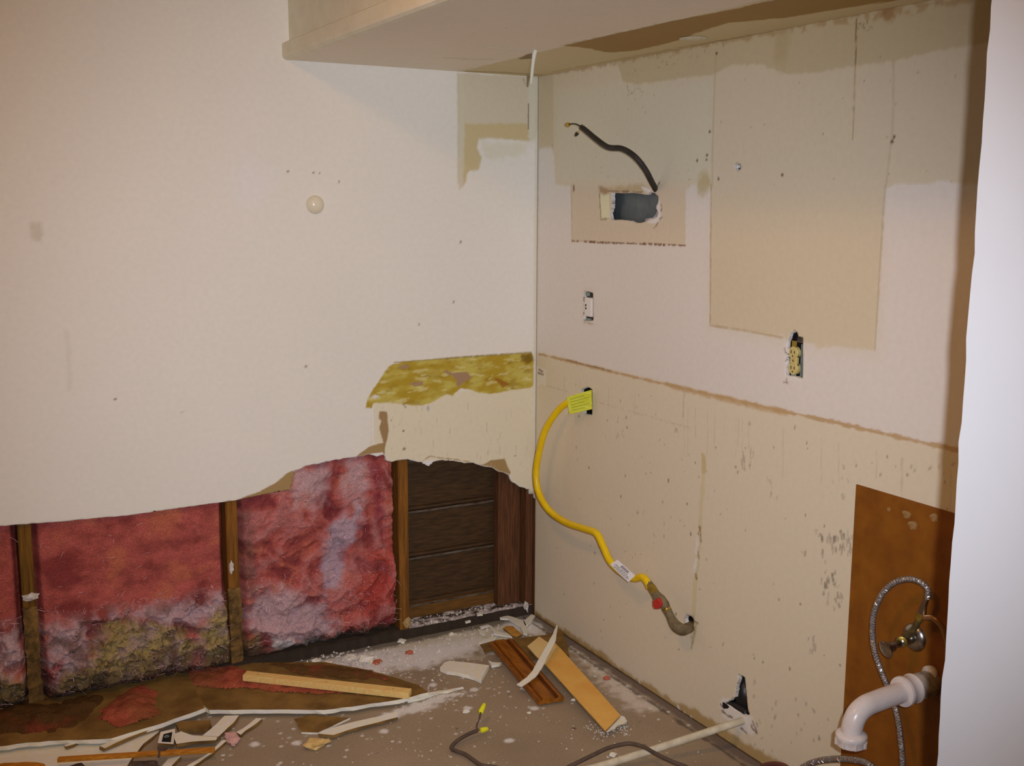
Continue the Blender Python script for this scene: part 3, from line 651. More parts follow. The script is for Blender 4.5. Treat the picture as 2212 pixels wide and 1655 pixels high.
# ================================================================== FLOOR
def paint_floor(X, Y):
    p = Paint(X, Y, A(112, 92, 72, .72))
    n = fbm(X*3, Y*3, 4, 91); p.c *= (1+.22*n)[:, None]
    F_ = lambda pts: [fl(q) for q in pts]
    n2 = fbm(X*14, Y*14, 5, 95); DU = A(172, 148, 128, .66)
    # plaster dust, thickest by the opening
    d1 = sst(-.42, -.02, Y)*sst(-1.4, -.9, X)*.8+sst(-.25, .02, Y)*.4
    a = sst(.30, .75, d1*.9+n2*.55)*.75
    p.mixin(np.arange(len(X)), a, DU)
    p.poly(F_([(690, 1425), (760, 1405), (900, 1400), (1000, 1390), (1040, 1400), (960, 1425), (930, 1440), (840, 1450), (800, 1470), (690, 1440)]), A(190, 172, 158, .62), .85, .03, .03, 20, 97)
    p.poly(F_([(900, 1402), (1010, 1376), (1060, 1385), (980, 1420), (900, 1440)]), A(186, 164, 146, .62), .7, .03, .02, 20, 98)
    p.poly(F_([(890, 1520), (960, 1498), (1000, 1495), (960, 1515), (920, 1535), (850, 1548), (800, 1555)]), A(196, 182, 170, .62), .8, .015, .02, 30, 99)
    p.poly(F_([(1080, 1330), (1150, 1320), (1175, 1345), (1170, 1370), (1100, 1365)]), A(190, 172, 162, .62), .8, .02, .015)
    p.poly(F_([(1240, 1400), (1300, 1440), (1420, 1530), (1380, 1540), (1290, 1470)]), A(160, 142, 128, .62), .6, .03, .03, 25, 101)
    for k, q in enumerate(((830, 1580), (1010, 1530), (935, 1480), (1025, 1490), (640, 1605), (550, 1608), (1155, 1530), (1100, 1600))): p.spot(fl(q), .016, A(205, 192, 178, .62), .85, seed=k)
    # black mastic along the right wall base
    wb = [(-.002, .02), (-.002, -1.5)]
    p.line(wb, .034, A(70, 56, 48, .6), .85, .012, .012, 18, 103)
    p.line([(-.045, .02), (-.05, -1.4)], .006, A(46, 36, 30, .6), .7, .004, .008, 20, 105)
    p.line([(-2.3, .004), (-.05, .004)], .03, A(50, 38, 28, .6), .75, .02, .015, 15, 107)  # gap along the bottom plate, its shade painted on the floor
    rs = np.random.RandomState(22)
    for k in range(420):
        x = -rs.rand()*1.3-.03; y = -abs(rs.normal())*.45; p.spot((x, y), rs.uniform(.0025, .007), A(205, 192, 178, .62), rs.uniform(.4, .95), seed=k % 9)
    for k in range(60): p.spot((-rs.rand()*1.2, -rs.rand()*1.1), rs.uniform(.002, .006), A(62, 48, 38, .62), rs.uniform(.4, .9), seed=k % 9)
    p.spot(fl((1240, 1574)), .008, A(60, 42, 30, .62), .9)
    return p.c
to_f = lambda u, v, d: np.stack([u, v, np.full_like(u, -d)], 1)
ex_v = np.array([[-4.6, -5.3, 0], [-2.3, -5.3, 0], [-2.3, .0, 0], [-4.6, .0, 0], [-2.3, -5.3, 0], [0, -5.3, 0], [0, -1.6, 0], [-2.3, -1.6, 0]], float); ex_f = [[0, 1, 2, 3], [4, 5, 6, 7]]; ex_c = np.tile(A(112, 92, 72, .72), (8, 1))
floor = wall_grid('floor', axis_pts((-2.3, 0, .005)), axis_pts((-1.6, .14, .005)), [], to_f, .02, paint_floor, [floorv, floorv], extra=(ex_v, ex_f, ex_c))
struct(floor, 'bare grey-brown concrete floor strewn with plaster dust')

# ================================================================== rest of the room
for nm, c, s in (('ceiling', (-2.3, -2.65, CEIL+.02), (4.62, 5.32, .04)), ('wall_back', (-2.3, -5.32, CEIL/2), (4.62, .04, CEIL)), ('wall_side', (-4.62, -2.65, CEIL/2), (.04, 5.32, CEIL))):
    struct(box(nm, c, s, room_m))
# partition close to the camera on the right
XN = -.80
e_t, e_b = on(2151, 0, 0, XN), on(2015, 1655, 0, XN)
YN = (e_t[1]+e_b[1])/2
n = 90; V = []; rn = random.Random(8)
zz_ = np.linspace(0, CEIL, n)
for z in zz_:
    w = .0009*math.sin(z*37)+.0008*math.sin(z*91+1)+rn.uniform(-.0007, .0007)
    V.append((XN, YN+w, z)); V.append((XN+.004, YN+.003+w, z))
for z in zz_: V.append((XN+.11, YN+.003, z)); V.append((XN, -4.6, z))
Fn = []
for i in range(n-1):
    Fn.append((2*i, 2*i+1, 2*i+3, 2*i+2)); Fn.append((2*i+1, 2*n+2*i, 2*n+2*i+2, 2*i+3)); Fn.append((2*n+2*i+1, 2*i, 2*i+2, 2*n+2*i+3))
near = build('wall_near', V, Fn, near_m); struct(near, 'bright white partition wall at the right edge')

# the room's ceiling lamp (out of the picture, on the left): a shallow dome fixture
lamp = thing('ceiling_lamp', 'round frosted ceiling lamp in front of the soffit', 'ceiling lamp', (LAMP_POS[0], LAMP_POS[1], CEIL-.001))
lathe('housing', [(.17, 0), (.17, .025), (.155, .03)], (LAMP_POS[0], LAMP_POS[1], CEIL-.001), (0, 0, -1), mat('lamp_housing', (.6, .55, .45), None, rough=.5), lamp, 32)
ld = bpy.data.lights.new('lamp_light', 'AREA'); ld.shape = 'DISK'; ld.size = .26; ld.energy = LAMP_ENERGY; ld.color = (1.0, .49, .14)
lo_ = bpy.data.objects.new('lamp_light', ld); COL.objects.link(lo_); lo_.parent = lamp; lo_.location = (0, 0, -.04)
lg = bpy.data.lights.new('lamp_glow', 'POINT'); lg.energy = LAMP_ENERGY*.72; lg.color = (1.0, .49, .14); lg.shadow_soft_size = .06
lgo = bpy.data.objects.new('lamp_glow', lg); COL.objects.link(lgo); lgo.parent = lamp; lgo.location = (0, 0, -.10)

# ================================================================== INSULATION in the stud bays
tx = np.array([q[0] for q in t2]); tz = np.array([q[1] for q in t2])
def tearz(x): return np.interp(x, tx, tz)
PK = A(150, 70, 60); PKD = A(108, 42, 38); PKL = A(174, 116, 108); PAL = A(172, 140, 136); GRY = A(138, 112, 118); TANC = A(142, 118, 68); DRT = A(66, 50, 38); ORG = A(172, 92, 62)
def cells(x, y, s, seed):
    r = np.random.RandomState(seed); gx = np.floor(x*s).astype(int); gy = np.floor(y*s).astype(int); tab = r.rand(64, 64, 2)
    d1 = np.full(x.shape, 9.0); d2 = d1.copy()
    for i in (-1, 0, 1):
        for j in (-1, 0, 1):
            q = tab[(gx+i) % 64, (gy+j) % 64]; d = np.hypot(gx+i+q[..., 0]-x*s, gy+j+q[..., 1]-y*s)
            d2 = np.where(d < d1, d1, np.minimum(d2, d)); d1 = np.minimum(d1, d)
    return d2-d1
def fluff_grid(name, x0, x1, z0, z1, fn, label, res=.004):
    us = np.linspace(x0, x1, int((x1-x0)/res)); vs = np.linspace(z0, z1, int((z1-z0)/res)); U, V = np.meshgrid(us, vs); x = U.ravel(); z = V.ravel()
    y, c = fn(x, z)
    y = np.where(z > tearz(x)-.006, np.maximum(y, .0145), y)
    eg = np.minimum(x-x0, x1-x); y = np.maximum(y+.05*sst(.02, 0, eg), np.where(eg < .002, .03, -9))
    ii = np.arange(len(x)).reshape(len(vs), len(us)); Fq = np.stack([ii[:-1, :-1], ii[:-1, 1:], ii[1:, 1:], ii[1:, :-1]], -1).reshape(-1, 4)
    V3 = np.stack([x, y, z], 1); Vb = V3.copy(); per = np.concatenate([ii[0, :], ii[1:, -1], ii[-1, -2::-1], ii[-2:0:-1, 0]])
    bk = V3[per].copy(); bk[:, 1] = .096; n0 = len(V3); m = len(per)
    sd = np.array([[per[(i+1) % m], per[i], n0+i, n0+(i+1) % m] for i in range(m)])
    o = build(name, np.concatenate([V3, bk]), np.concatenate([Fq, sd]), fluff_m, None, True, cols=np.concatenate([c, c[per]*.8]))
    tag(o, label, 'insulation batt', 'pink insulation batts in the stud bays')
    rf = np.random.RandomState(int(abs(x0)*1000)); cand = np.nonzero((eg > .012) & (z < tearz(x)-.03) & (z > .06))[0]; wgt = np.where(z[cand] < .32, 1.0, .12); VV = []; FF = []
    for i in rf.choice(cand, 520, p=wgt/wgt.sum()):
        p0 = np.array([x[i], y[i]-.0005, z[i]]); a = rf.uniform(0, 6.28); dd = np.array([math.cos(a), -.25*rf.rand(), math.sin(a)*.8]); cv = rf.normal(size=3)*.5; ln_ = rf.uniform(.006, .022)
        pts_ = [p0+dd*ln_*u+cv*ln_*u*u*np.array([1, .3, 1])+np.array([0, -.004*math.sin(3.1*u), 0]) for u in np.linspace(0, 1, 5)]
        v_, f_ = tubevf(pts_, rf.uniform(.0003, .0007), 3, False); b0 = len(VV); VV += list(v_); FF += [tuple(q+b0 for q in g) for g in f_]
    fo = build('loose_fibres', VV, FF, mat('loose_fibre', A(196, 160, 154), A(150, 96, 92), 20, .9), o); fo['kind'] = 'stuff'
    return o
class Mix:
    def __init__(s, x, z, c): s.x = x; s.z = z; s.p = Paint(x, z, c)
    def pl(s, px, col, al=1, soft=.02, wob=.02, wf=18, seed=3): s.p.poly([wl(q) for q in px], col, al, soft, wob, wf, seed)
    def msk(s, px, soft=.02, wob=.015, seed=4):
        P = [wl(q) for q in px]; d, _, _ = poly_near(P, s.x, s.z); sd = np.where(poly_in(P, s.x, s.z), d, -d)+wob*2*fbm(s.x*18, s.z*18, 3, seed); return sst(-soft, soft, sd)
def pinkbase(x, z, sd):
    n = fbm(x*7+.5*fbm(x*5, z*5, 2, sd+7), z*9, 5, sd); n2 = fbm(x*18, z*26, 5, sd+5)
    c = PK[None]*(1+.5*n2[:, None]); t = sst(.02, .4, n)[:, None]*.75; c = c*(1-t)+PKD*t; t = sst(.05, .4, -n)[:, None]*.6; c = c*(1-t)+ORG*t
    return c
def bayAB(sd, clumps, pale):
    def fn(x, z):
        zs = .285+.05*fbm(x*5, z*0+3, 3, sd+30); low = sst(.03, -.03, z-zs)
        m = Mix(x, z, PK); m.p.c = pinkbase(x, z, sd)
        y = .022+.012*fbm(x*4, z*4, 3, sd+1)+.004*fbm(x*25, z*25, 3, sd+2)
        tuft = rid(x*11+.6*fbm(x*9, z*9, 2, sd+8), z*14, 4, sd+3); big = fbm(x*7, z*8, 3, sd+4)
        yl = .008-.034*big-.040*(tuft-.35)-.02*sst(.3, .12, z)+.05*sst(.085, .03, z)-.012*rid(x*38, z*42, 3, sd+15)
        y = y*(1-low)+yl*low
        t = low*sst(-.25, .35, tuft-.35+.5*big+.2); m.p.mixin(np.arange(len(x)), t*.7*sst(-.35, .25, fbm(x*30, z*30, 3, sd+17)), PAL)
        t = low*sst(.1, -.25, tuft-.45); m.p.mixin(np.arange(len(x)), t*.75, A(92, 52, 50))  # hollows between tufts painted darker as their shade
        cr = cells(x, z, 34, sd+6)
        for q in clumps:
            a = m.msk(q); y = y-a*.022+a*.006*sst(.12, .0, cr)
            cc = (TANC[None]*(1+.35*fbm(x*20, z*20, 3, sd+9)[:, None])); k = sst(.12, .02, cr)[:, None]*.75; cc = cc*(1-k)+DRT*k; k = sst(.05, .3, fbm(x*13, z*13, 4, sd+19))[:, None]*.6; cc = cc*(1-k)+A(150, 120, 112)*k; k = sst(.1, .35, fbm(x*24, z*24, 3, sd+23))[:, None]*.6; cc = cc*(1-k)+DRT*k
            m.p.mixin(np.arange(len(x)), a*.92, cc)
        for q in pale: m.pl(q, PAL, .7, .02, .02)
        m.p.mixin(np.arange(len(x)), .85*sst(.15, .06, z+.06*fbm(x*9, z*9, 3, sd+12)), DRT); m.p.mixin(np.arange(len(x)), low*.7*sst(.1, .35, fbm(x*12, z*12, 4, sd+25)), A(84, 58, 46))
        return y, m.p.c
    return fn
hw = .0205
bayA = fluff_grid('insulation_batt', X0+hw, X1-hw, .041, 0.74, bayAB(201, [[(-300, 1400), (-100, 1380), (-40, 1440), (60, 1470), (50, 1520), (-300, 1560)]], [[(0, 1370), (40, 1350), (48, 1420), (0, 1440)]]), 'pink insulation batt at the far left of the opening')
bayB = fluff_grid('insulation_batt', X1+hw, X2-hw, .041, 0.74, bayAB(221, [[(215, 1372), (240, 1345), (330, 1340), (400, 1365), (420, 1395), (395, 1430), (330, 1445), (260, 1470), (200, 1482), (120, 1490), (130, 1440), (190, 1420)], [(430, 1350), (460, 1318), (495, 1312), (497, 1440), (440, 1440)]], [[(105, 1360), (160, 1350), (200, 1400), (150, 1440), (105, 1420)], [(280, 1330), (330, 1315), (430, 1310), (480, 1285), (470, 1320), (400, 1345)]]), 'pink insulation batt with yellow-brown dirty clumps along its bottom')
def bayC(x, z):
    sd = 241; m = Mix(x, z, PK); m.p.c = pinkbase(x, z, sd)*1.03
    w = .3*fbm(x*6, z*6, 3, sd+2)
    tuft = rid(x*7+w*2, z*8+w, 5, sd+3); big = fbm(x*5, z*5, 3, sd+4); low = sst(.36, .22, z-.06*fbm(x*6, z*0, 2, 9))
    y = .016-.018*big-(.022+.02*low)*(tuft-.4)-.018*low+.05*sst(.09, .03, z)-.008*rid(x*34, z*38, 3, sd+15)
    t = sst(.0, .5, tuft-.35+.35*big); m.p.mixin(np.arange(len(x)), t*.45, PKL)
    t = sst(.05, -.3, tuft-.4); m.p.mixin(np.arange(len(x)), t*.7, A(98, 38, 42))  # low folds tinted dark, shade put into the colour
    m.pl([(640, 1020), (700, 1000), (720, 1030), (700, 1080), (640, 1090)], PAL, .7, .03, .03); m.pl([(750, 1000), (790, 990), (800, 1050), (770, 1090), (745, 1060)], PAL, .65, .03, .03)
    m.pl([(715, 1130), (770, 1110), (780, 1150), (740, 1200), (745, 1250), (700, 1280), (690, 1230), (710, 1180)], A(160, 136, 140), .75, .025, .03)
    m.pl([(800, 1005), (825, 1000), (830, 1180), (812, 1120)], A(120, 42, 50), .7, .012, .012)
    m.pl([(535, 1290), (600, 1270), (660, 1300), (720, 1330), (735, 1370), (660, 1400), (600, 1395), (540, 1350)], PAL, .75, .03, .03)
    m.pl([(580, 1370), (620, 1385), (690, 1390), (740, 1370), (730, 1395), (660, 1412), (600, 1410)], A(205, 178, 165), .8, .012, .015)
    m.pl([(730, 1390), (780, 1365), (860, 1350), (870, 1440), (700, 1440)], A(66, 50, 42), .85, .03, .03)
    m.pl([(525, 1380), (560, 1370), (575, 1400), (545, 1440), (525, 1440)], A(110, 88, 48), .8, .02, .02)
    m.pl([(525, 1100), (545, 1120), (550, 1290), (525, 1300)], A(86, 58, 48), .6, .02, .02)  # dark gap beside the second stud, shade painted into the batt
    m.pl([(800, 1200), (850, 1180), (860, 1300), (800, 1320), (770, 1260)], A(168, 62, 48), .6, .03, .03)
    m.pl([(740, 1190), (850, 1230), (855, 1250), (790, 1235)], A(120, 60, 58), .7, .015, .015)
    m.p.mixin(np.arange(len(x)), .85*sst(.09, .045, z+.03*fbm(x*9, z*9, 3, sd+12)), DRT)
    return y, m.p.c
bay3 = fluff_grid('insulation_batt', X2+hw, X3-hw-.004, .041, 0.80, bayC, 'crumpled pink insulation batt beside the exposed wood siding')
rem_m = mat('stud_paper_remnant', A(112, 80, 40), A(60, 43, 26), 26, .9, .5, 90, .1, detail=8, lo=.38, hi=.62)
def remnant(st, x, zt, w, seed):
    r = random.Random(seed); zz = np.linspace(.04, zt, 26); V = []
    for z in zz: V += [(x-w/2+r.uniform(-.003, .003), YI-.0002-r.uniform(.002, .006), z), (x+w/2+r.uniform(-.003, .003), YI-.0002-r.uniform(.002, .006), z), (x-w/2, YI+.001, z), (x+w/2, YI+.001, z)]
    f = []
    for i in range(25): a = 4*i; f += [(a, a+1, a+5, a+4), (a+1, a+3, a+7, a+5), (a+2, a, a+4, a+6)]
    build('paper_remnant', V, f, rem_m, st)
remnant(s1, X1, .345, .040, 1); remnant(s2, X2, .30, .040, 2); remnant(s0, X0, .30, .038, 3)
# white plaster lumps stuck on the studs
def lump(name, c, r, m, parent, seed=1, sub=2, sc=(1, 1, 1)):
    import bmesh
    bm = bmesh.new(); bmesh.ops.create_icosphere(bm, subdivisions=sub, radius=1)
    rs = random.Random(seed); ph = [rs.uniform(0, 6) for _ in range(6)]
    v = []
    for q in bm.verts:
        p_ = q.co; k = 1+.25*math.sin(3*p_.x+ph[0])*math.cos(4*p_.y+ph[1])+.18*math.sin(6*p_.z+ph[2]+3*p_.x)+.12*rs.uniform(-1, 1)
        v.append((c[0]+p_.x*k*r*sc[0], c[1]+p_.y*k*r*sc[1], c[2]+p_.z*k*r*sc[2]))
    f = [tuple(w.index for w in q.verts) for q in bm.faces]; bm.free()
    return build(name, v, f, m, parent)
lump('plaster_lump', lp((66, 1290), .008), .014, gypsum, s1, 3, 2, (1.5, .6, .8))
lump('plaster_lump', lp((500, 1226), .010), .011, gypsum, s2, 4, 2, (.8, .5, 1.6))
lump('plaster_lump', lp((1137, 1310), .010), .012, gypsum, wall_left, 5, 2, (.8, .5, 1.8))
lump('plaster_lump', lp((880, 1345), .010), .014, kraft_lt, s3, 6, 2, (1, .5, 1.3))

# ================================================================== FALLEN PIECES on the floor
brd = 'broken drywall pieces below the torn wall'
za = Zm(100, 1480, 3.95); z3 = Zm(0, 1350, 2.4578); zf = Zm(1000, 1330, 5.821); ze = Zm(840, 1300, 5.821)
o = slab('drywall_sheet', [(-120, 1560), (40, 1510), (200, 1480), (345, 1452), (400, 1446), (442, 1531), (355, 1562), (240, 1596), (150, 1600), (60, 1606), (-120, 1632)], .018, .0127, [kraft, gypsum_fl], amp=.0022, seed=11, tilt=lambda x, y: .02*max(0, (y+.35)))
tag(o, 'brown paper backed drywall sheet lying below the leftmost stud', 'drywall', brd)
o = slab('drywall_sheet', [(352, 1450), (440, 1436), (560, 1432), (700, 1430), (800, 1448), (905, 1480), (925, 1496), (860, 1512), (780, 1524), (700, 1534), (600, 1533), (452, 1534)], .012, .0127, [kraft, gypsum_fl], amp=.002, seed=12)
tag(o, 'brown paper backed drywall sheet under the pale pine lath', 'drywall', brd)
o = slab('drywall_sheet', za([(-480, 560), (0, 500), (250, 470), (420, 440), (700, 400), (980, 330), (960, 400), (830, 500), (770, 580), (690, 691), (640, 800), (-480, 820)]), .0, .010, [gypsum_fl, kraft], amp=.003, seed=13)
tag(o, 'white painted drywall sheet lying at the bottom left corner', 'drywall', brd)
o = slab('drywall_strip', za([(455, 520), (600, 462), (800, 385), (1000, 318), (1000, 345), (800, 410), (600, 490), (500, 540)]), .014, .010, [gypsum_fl, kraft], amp=.002, seed=14)
tag(o, 'thin white drywall strip along the edge of the fallen brown sheet', 'drywall', brd)
strips = [([(1520, 262), (1645, 258), (1600, 320), (1470, 440), (1330, 432), (1420, 360)], .006, 'wide white drywall strip slanting beneath the long brown sheet'),
          ([(1085, 420), (1150, 395), (1250, 430), (1460, 442), (1450, 470), (1250, 482), (1110, 502)], .010, 'crumbly white drywall scrap lying across the slanting strip'),
          ([(1845, 285), (1660, 425), (1620, 402), (1720, 340), (1790, 282)], .002, 'narrow white drywall strip just behind the pink tuft'),
          ([(1545, 470), (1420, 580), (1240, 700), (1180, 700), (1400, 570), (1500, 470)], .000, 'narrow white drywall strip in front of the pink tuft'),
          ([(1150, 605), (1060, 700), (980, 700), (1040, 630)], .002, 'short white drywall strip under the stained stick'),
          ([(150, 515), (230, 490), (275, 482), (240, 505), (165, 525)], .012, 'tiny white drywall sliver on the corner sheet')]
for k, (q, z, lab) in enumerate(strips):
    tag(slab('drywall_strip', za(q), z, .010, [gypsum_fl, kraft], amp=.0018, seed=20+k), lab, 'drywall', brd)
o = slab('wood_offcut', za([(1105, 330), (1150, 308), (1400, 300), (1405, 330), (1385, 375), (1130, 372)]), .004, .014, [kraft, kraft], amp=.0015, seed=31); tag(o, 'small brown wood offcut between the white strips', 'wood offcut')
t = thing('drywall_outlet_scrap', 'white drywall scrap with a dark square and ring', 'drywall', fp(za([(1025, 450)])[0], 0.008))
slab('scrap', za([(975, 400), (1100, 372), (1085, 505), (950, 495)]), .010, .008, [gypsum_fl, kraft], t, .0015, seed=33)
slab('dark_square', za([(1000, 420), (1075, 400), (1062, 485), (985, 480)]), .0185, .0015, [dark_m, dark_m], t, .0008, seed=34)
cc = fp(za([(1028, 442)])[0], .021); lathe('ring', [(.006, 0), (.0075, .001), (.006, .002), (.004, .001), (.0038, 0)], cc, (0, 0, 1), steel_m, t, 16)
o = slab('dark_rubble', za([(735, 650), (930, 640), (990, 720), (740, 730)]), .012, .012, [mat('rubble_dark', A(66, 52, 44, .7), A(42, 32, 26, .7), 60, .9, .5, 120)]*2, amp=.004, step=.015, seed=35); tag(o, 'dark crumbly scrap under the middle of the stained stick', 'rubble')
o = slab('dark_rubble', za([(200, 690), (300, 662), (330, 720), (210, 740)]), .012, .010, [mat('rubble_dark', (0, 0, 0))]*2, amp=.004, step=.015, seed=36); tag(o, 'dark crumbly scrap under the left end of the stained stick', 'rubble')
o = slab('wood_offcut', [(-60, 1660), (10, 1648), (60, 1646), (96, 1650), (110, 1680), (-60, 1700)], .012, .012, [stick_m, stick_m], amp=.002, seed=37); tag(o, 'orange-brown wood offcut cut off by the bottom left corner', 'wood offcut')
# stick with its dark tie
t = thing('wooden_stick', 'narrow stained wooden stick lying over the drywall scraps', 'wood stick', fp((295, 1630), .03))
bar('stick', fp((125, 1641), .038), fp((464, 1620), .034), .017, .010, stick_m, t)
a, b = np.array(fp((343, 1628), .041)), np.array(fp((343, 1628), .041)); bar('dark_tie', a+np.array([-.003, -.014, -.004]), a+np.array([.004, .012, .002]), .006, .004, cord_m, t)
slab('tie_knot', za([(950, 525), (1035, 528), (1020, 552), (960, 555)]), .038, .006, [cord_m, cord_m], t, .001, seed=3)
# pine lath
t = thing('pine_lath', 'pale pine lath lying on the brown drywall sheet', 'lath', fp((705, 1490), .03))
a, b = np.array(fp((529, 1460), .050)), np.array(fp((886, 1499), .036)); R_, ln = frame(a, b)
bar('lath', a, b, .036, .020, lath_m, t)
for k in (.08, .5, .9):
    q = a+(b-a)*k+R_[:, 2]*.010; lathe('nail_head', [(.0022, 0), (.0022, .0006), (.001, .001)], q, R_[:, 2], iron_m, t, 8)
# broken triangles by the lath
o = slab('drywall_strip', z3([(1690, 578), (1770, 545), (1850, 522), (2110, 462), (2112, 490), (1850, 558), (1770, 585)]), .006, .009, [gypsum_fl, kraft], amp=.0018, seed=41); tag(o, 'long white drywall strip lying in front of the pine lath', 'drywall', brd)
o = slab('drywall_strip', [(872, 1500+5), (1000, 1484), (930, 1502), (880, 1514)], .001, .006, [gypsum_fl, gypsum_fl], amp=.003, seed=42); tag(o, 'thin white drywall strip pointing right from the lath end', 'drywall', brd)
o = slab('paper_scrap', z3([(1560, 500), (1640, 478), (1860, 492), (1760, 540), (1690, 572), (1600, 570)]), .001, .006, [kraft, gypsum_fl], amp=.002, seed=43); tag(o, 'brown paper scrap behind the long white strip', 'paper scrap')
lm = lump('plaster_chunk', fp((684, 1606), .010), .026, mat('chunk_tan', A(170, 136, 84, .75), A(150, 116, 66, .75), 40, .9, .4, 120), None, 44, 2, (1.3, .9, .45)); tag(lm, 'tan plaster chunk in front of the white strip end', 'plaster chunk')
# wood moulding: profile swept along its length
t = thing('wood_moulding', 'dark stained wood moulding with two grooves lying by the wall', 'moulding', fp((1140, 1450), .0))
m0, m1 = np.array(fp(zf([(490, 325)])[0], .034)), np.array(fp(zf([(1110, 1055)])[0], .018)); R_, ln = frame(m0, m1)
wv = abs(np.dot(np.array(fp(zf([(390, 372)])[0], .034))-np.array(fp(zf([(595, 280)])[0], .034)), R_[:, 1]))/2*1.15
prof = [(-1, -.012), (-1, .004), (-.93, .007), (-.84, .007), (-.80, .003), (-.68, .003), (-.64, .008), (.18, .008), (.24, .001), (.48, .001), (.56, .007), (.80, .007), (.86, .003), (1, .001), (1, -.012)]
V = []
for q in (m0, m1):
    for (w_, h_) in prof: V.append(q+R_[:, 1]*w_*wv+R_[:, 2]*h_)
n = len(prof); f = [tuple(range(n))[::-1], tuple(range(n, 2*n))]; mi = [0, 0]
for i in range(n): j = (i+1) % n; f.append((i, j, n+j, n+i)); mi.append(1 if i in (4, 8, 9, 12) else 0)
build('moulding_board', V, f, [mould_m, mould_dk], t, mi=mi)
# card and boards beside it
o = slab('card_sheet', zf([(215, 345), (590, 292), (1080, 238), (1215, 150), (1245, 190), (1300, 330), (1345, 520), (1240, 440), (900, 560), (420, 420), (270, 470)]), .004, .003, [kraft, kraft], amp=.002, seed=51); tag(o, 'brown card sheet under the moulding and tan board', 'card')
t = thing('tan_board', 'long flat tan hardboard strip lying beside the moulding', 'board', fp((1240, 1470), .0))
slab('board', zf([(1150, 335), (1240, 425), (1980, 1252), (1790, 1452), (1040, 620), (980, 560)]), .022, .006, [hardb_m, kraft_lt], t, .0008, .08, seed=52)
slab('pale_end', zf([(808, 385), (960, 262), (1062, 335), (1180, 400), (1040, 620), (925, 515)]), .0225, .007, [hardb_lt, kraft_lt], t, .0008, .08, seed=53)
slab('torn_end', zf([(1975, 1255), (2030, 1270), (2065, 1325), (1960, 1370), (1870, 1430), (1795, 1450)]), .016, .005, [gypsum_fl, gypsum_fl], t, .002, .012, seed=54)
# white curled strip leaning over them
pc_ = zf([(1185, 120), (1130, 300), (1040, 470), (940, 660), (860, 765), (705, 880)]); hz = [.085, .080, .066, .054, .047, .035]; wd_ = [14, 46, 56, 56, 54, 50]
C_ = [np.array(fp(q, h)) for q, h in zip(pc_, hz)]; C_ = crom(C_, 6); wds = np.interp(np.linspace(0, 1, len(C_)), np.linspace(0, 1, 6), wd_)/5.821/800
T_ = np.gradient(np.array(C_), axis=0); V = []; rs_ = random.Random(4)
for i, q in enumerate(C_):
    d = T_[i]/np.linalg.norm(T_[i]); s_ = np.cross(d, (0, 0, 1)); s_ /= np.linalg.norm(s_); n_ = np.cross(s_, d); w = wds[i]+rs_.uniform(-.001, .001)
    for (a_, b_) in ((-1, 0), (1, 0), (1, -.003), (-1, -.003)): V.append(q+s_*a_*w+n_*b_)
f = [(0, 1, 2, 3)]; m = len(C_)
for i in range(m-1):
    for k in range(4): k2 = (k+1) % 4; f.append((4*i+k, 4*i+k2, 4*i+4+k2, 4*i+4+k))
f.append((4*m-1, 4*m-2, 4*m-3, 4*m-4))
o = build('curled_strip', V, f, gypsum_fl); tag(o, 'white curled drywall paper strip lying over the moulding', 'drywall')
o = slab('drywall_piece', ze([(640, 830), (700, 760), (760, 742), (900, 755), (1100, 778), (1262, 800), (1200, 905), (1165, 990), (1080, 950), (1000, 922), (850, 890), (740, 876)]), .002, .012, [gypsum_fl, gypsum_fl], amp=.002, seed=55); tag(o, 'cream drywall piece lying flat left of the moulding', 'drywall', brd)
o = slab('drywall_piece', ze([(1250, 735), (1300, 760), (1412, 765), (1385, 785), (1290, 798)]), .004, .010, [gypsum_fl, gypsum_fl], amp=.001, seed=56); tag(o, 'small white drywall bit touching the moulding edge', 'drywall', brd)
o = slab('wood_chip', ze([(1440, 330), (1480, 302), (1560, 305), (1682, 410), (1610, 442), (1545, 425)]), .006, .007, [mat('chip_wood', A(150, 104, 44, .7), A(132, 86, 34, .7), 30, .7), kraft], amp=.001, seed=57); tag(o, 'rounded brown wood chip behind the moulding', 'wood chip')
small = [([(1140, 310), (1250, 285), (1268, 300), (1160, 330)], 'white drywall stick left of the brown wood chip, rearmost'), ([(1255, 290), (1285, 300), (1345, 370), (1500, 400), (1550, 440), (1430, 420), (1320, 400), (1300, 350)], 'white drywall strip running from the plate to the moulding'), ([(1115, 345), (1150, 350), (1215, 400), (1200, 415), (1140, 385)], 'short white drywall sliver leaning left of the chip'),
         ([(1130, 515), (1180, 480), (1290, 445), (1360, 432), (1350, 455), (1280, 480), (1180, 515)], 'white drywall stick along the brown card edge'), ([(1380, 180), (1450, 165), (1560, 190), (1700, 240), (1730, 300), (1740, 410), (1690, 400), (1650, 300), (1500, 215), (1400, 210)], 'white paper strip bent behind the wood chip'), ([(1690, 245), (1790, 160), (1835, 170), (1800, 230), (1740, 290), (1715, 300)], 'white paper strip in the wall corner'),
         ([(1100, 140), (1160, 128), (1175, 155), (1115, 165)], 'white plaster bit on the plate below the siding'), ([(955, 245), (1020, 228), (1030, 240), (970, 258)], 'tiny white stick on the dusty plate')]
for k, (q, lab) in enumerate(small):
    zq = .040 if k >= 6 else .006
    tag(slab('drywall_sliver', ze(q), zq, .006, [gypsum_fl, gypsum_fl], amp=.001, seed=60+k), lab, 'drywall', 'drywall slivers near the corner')
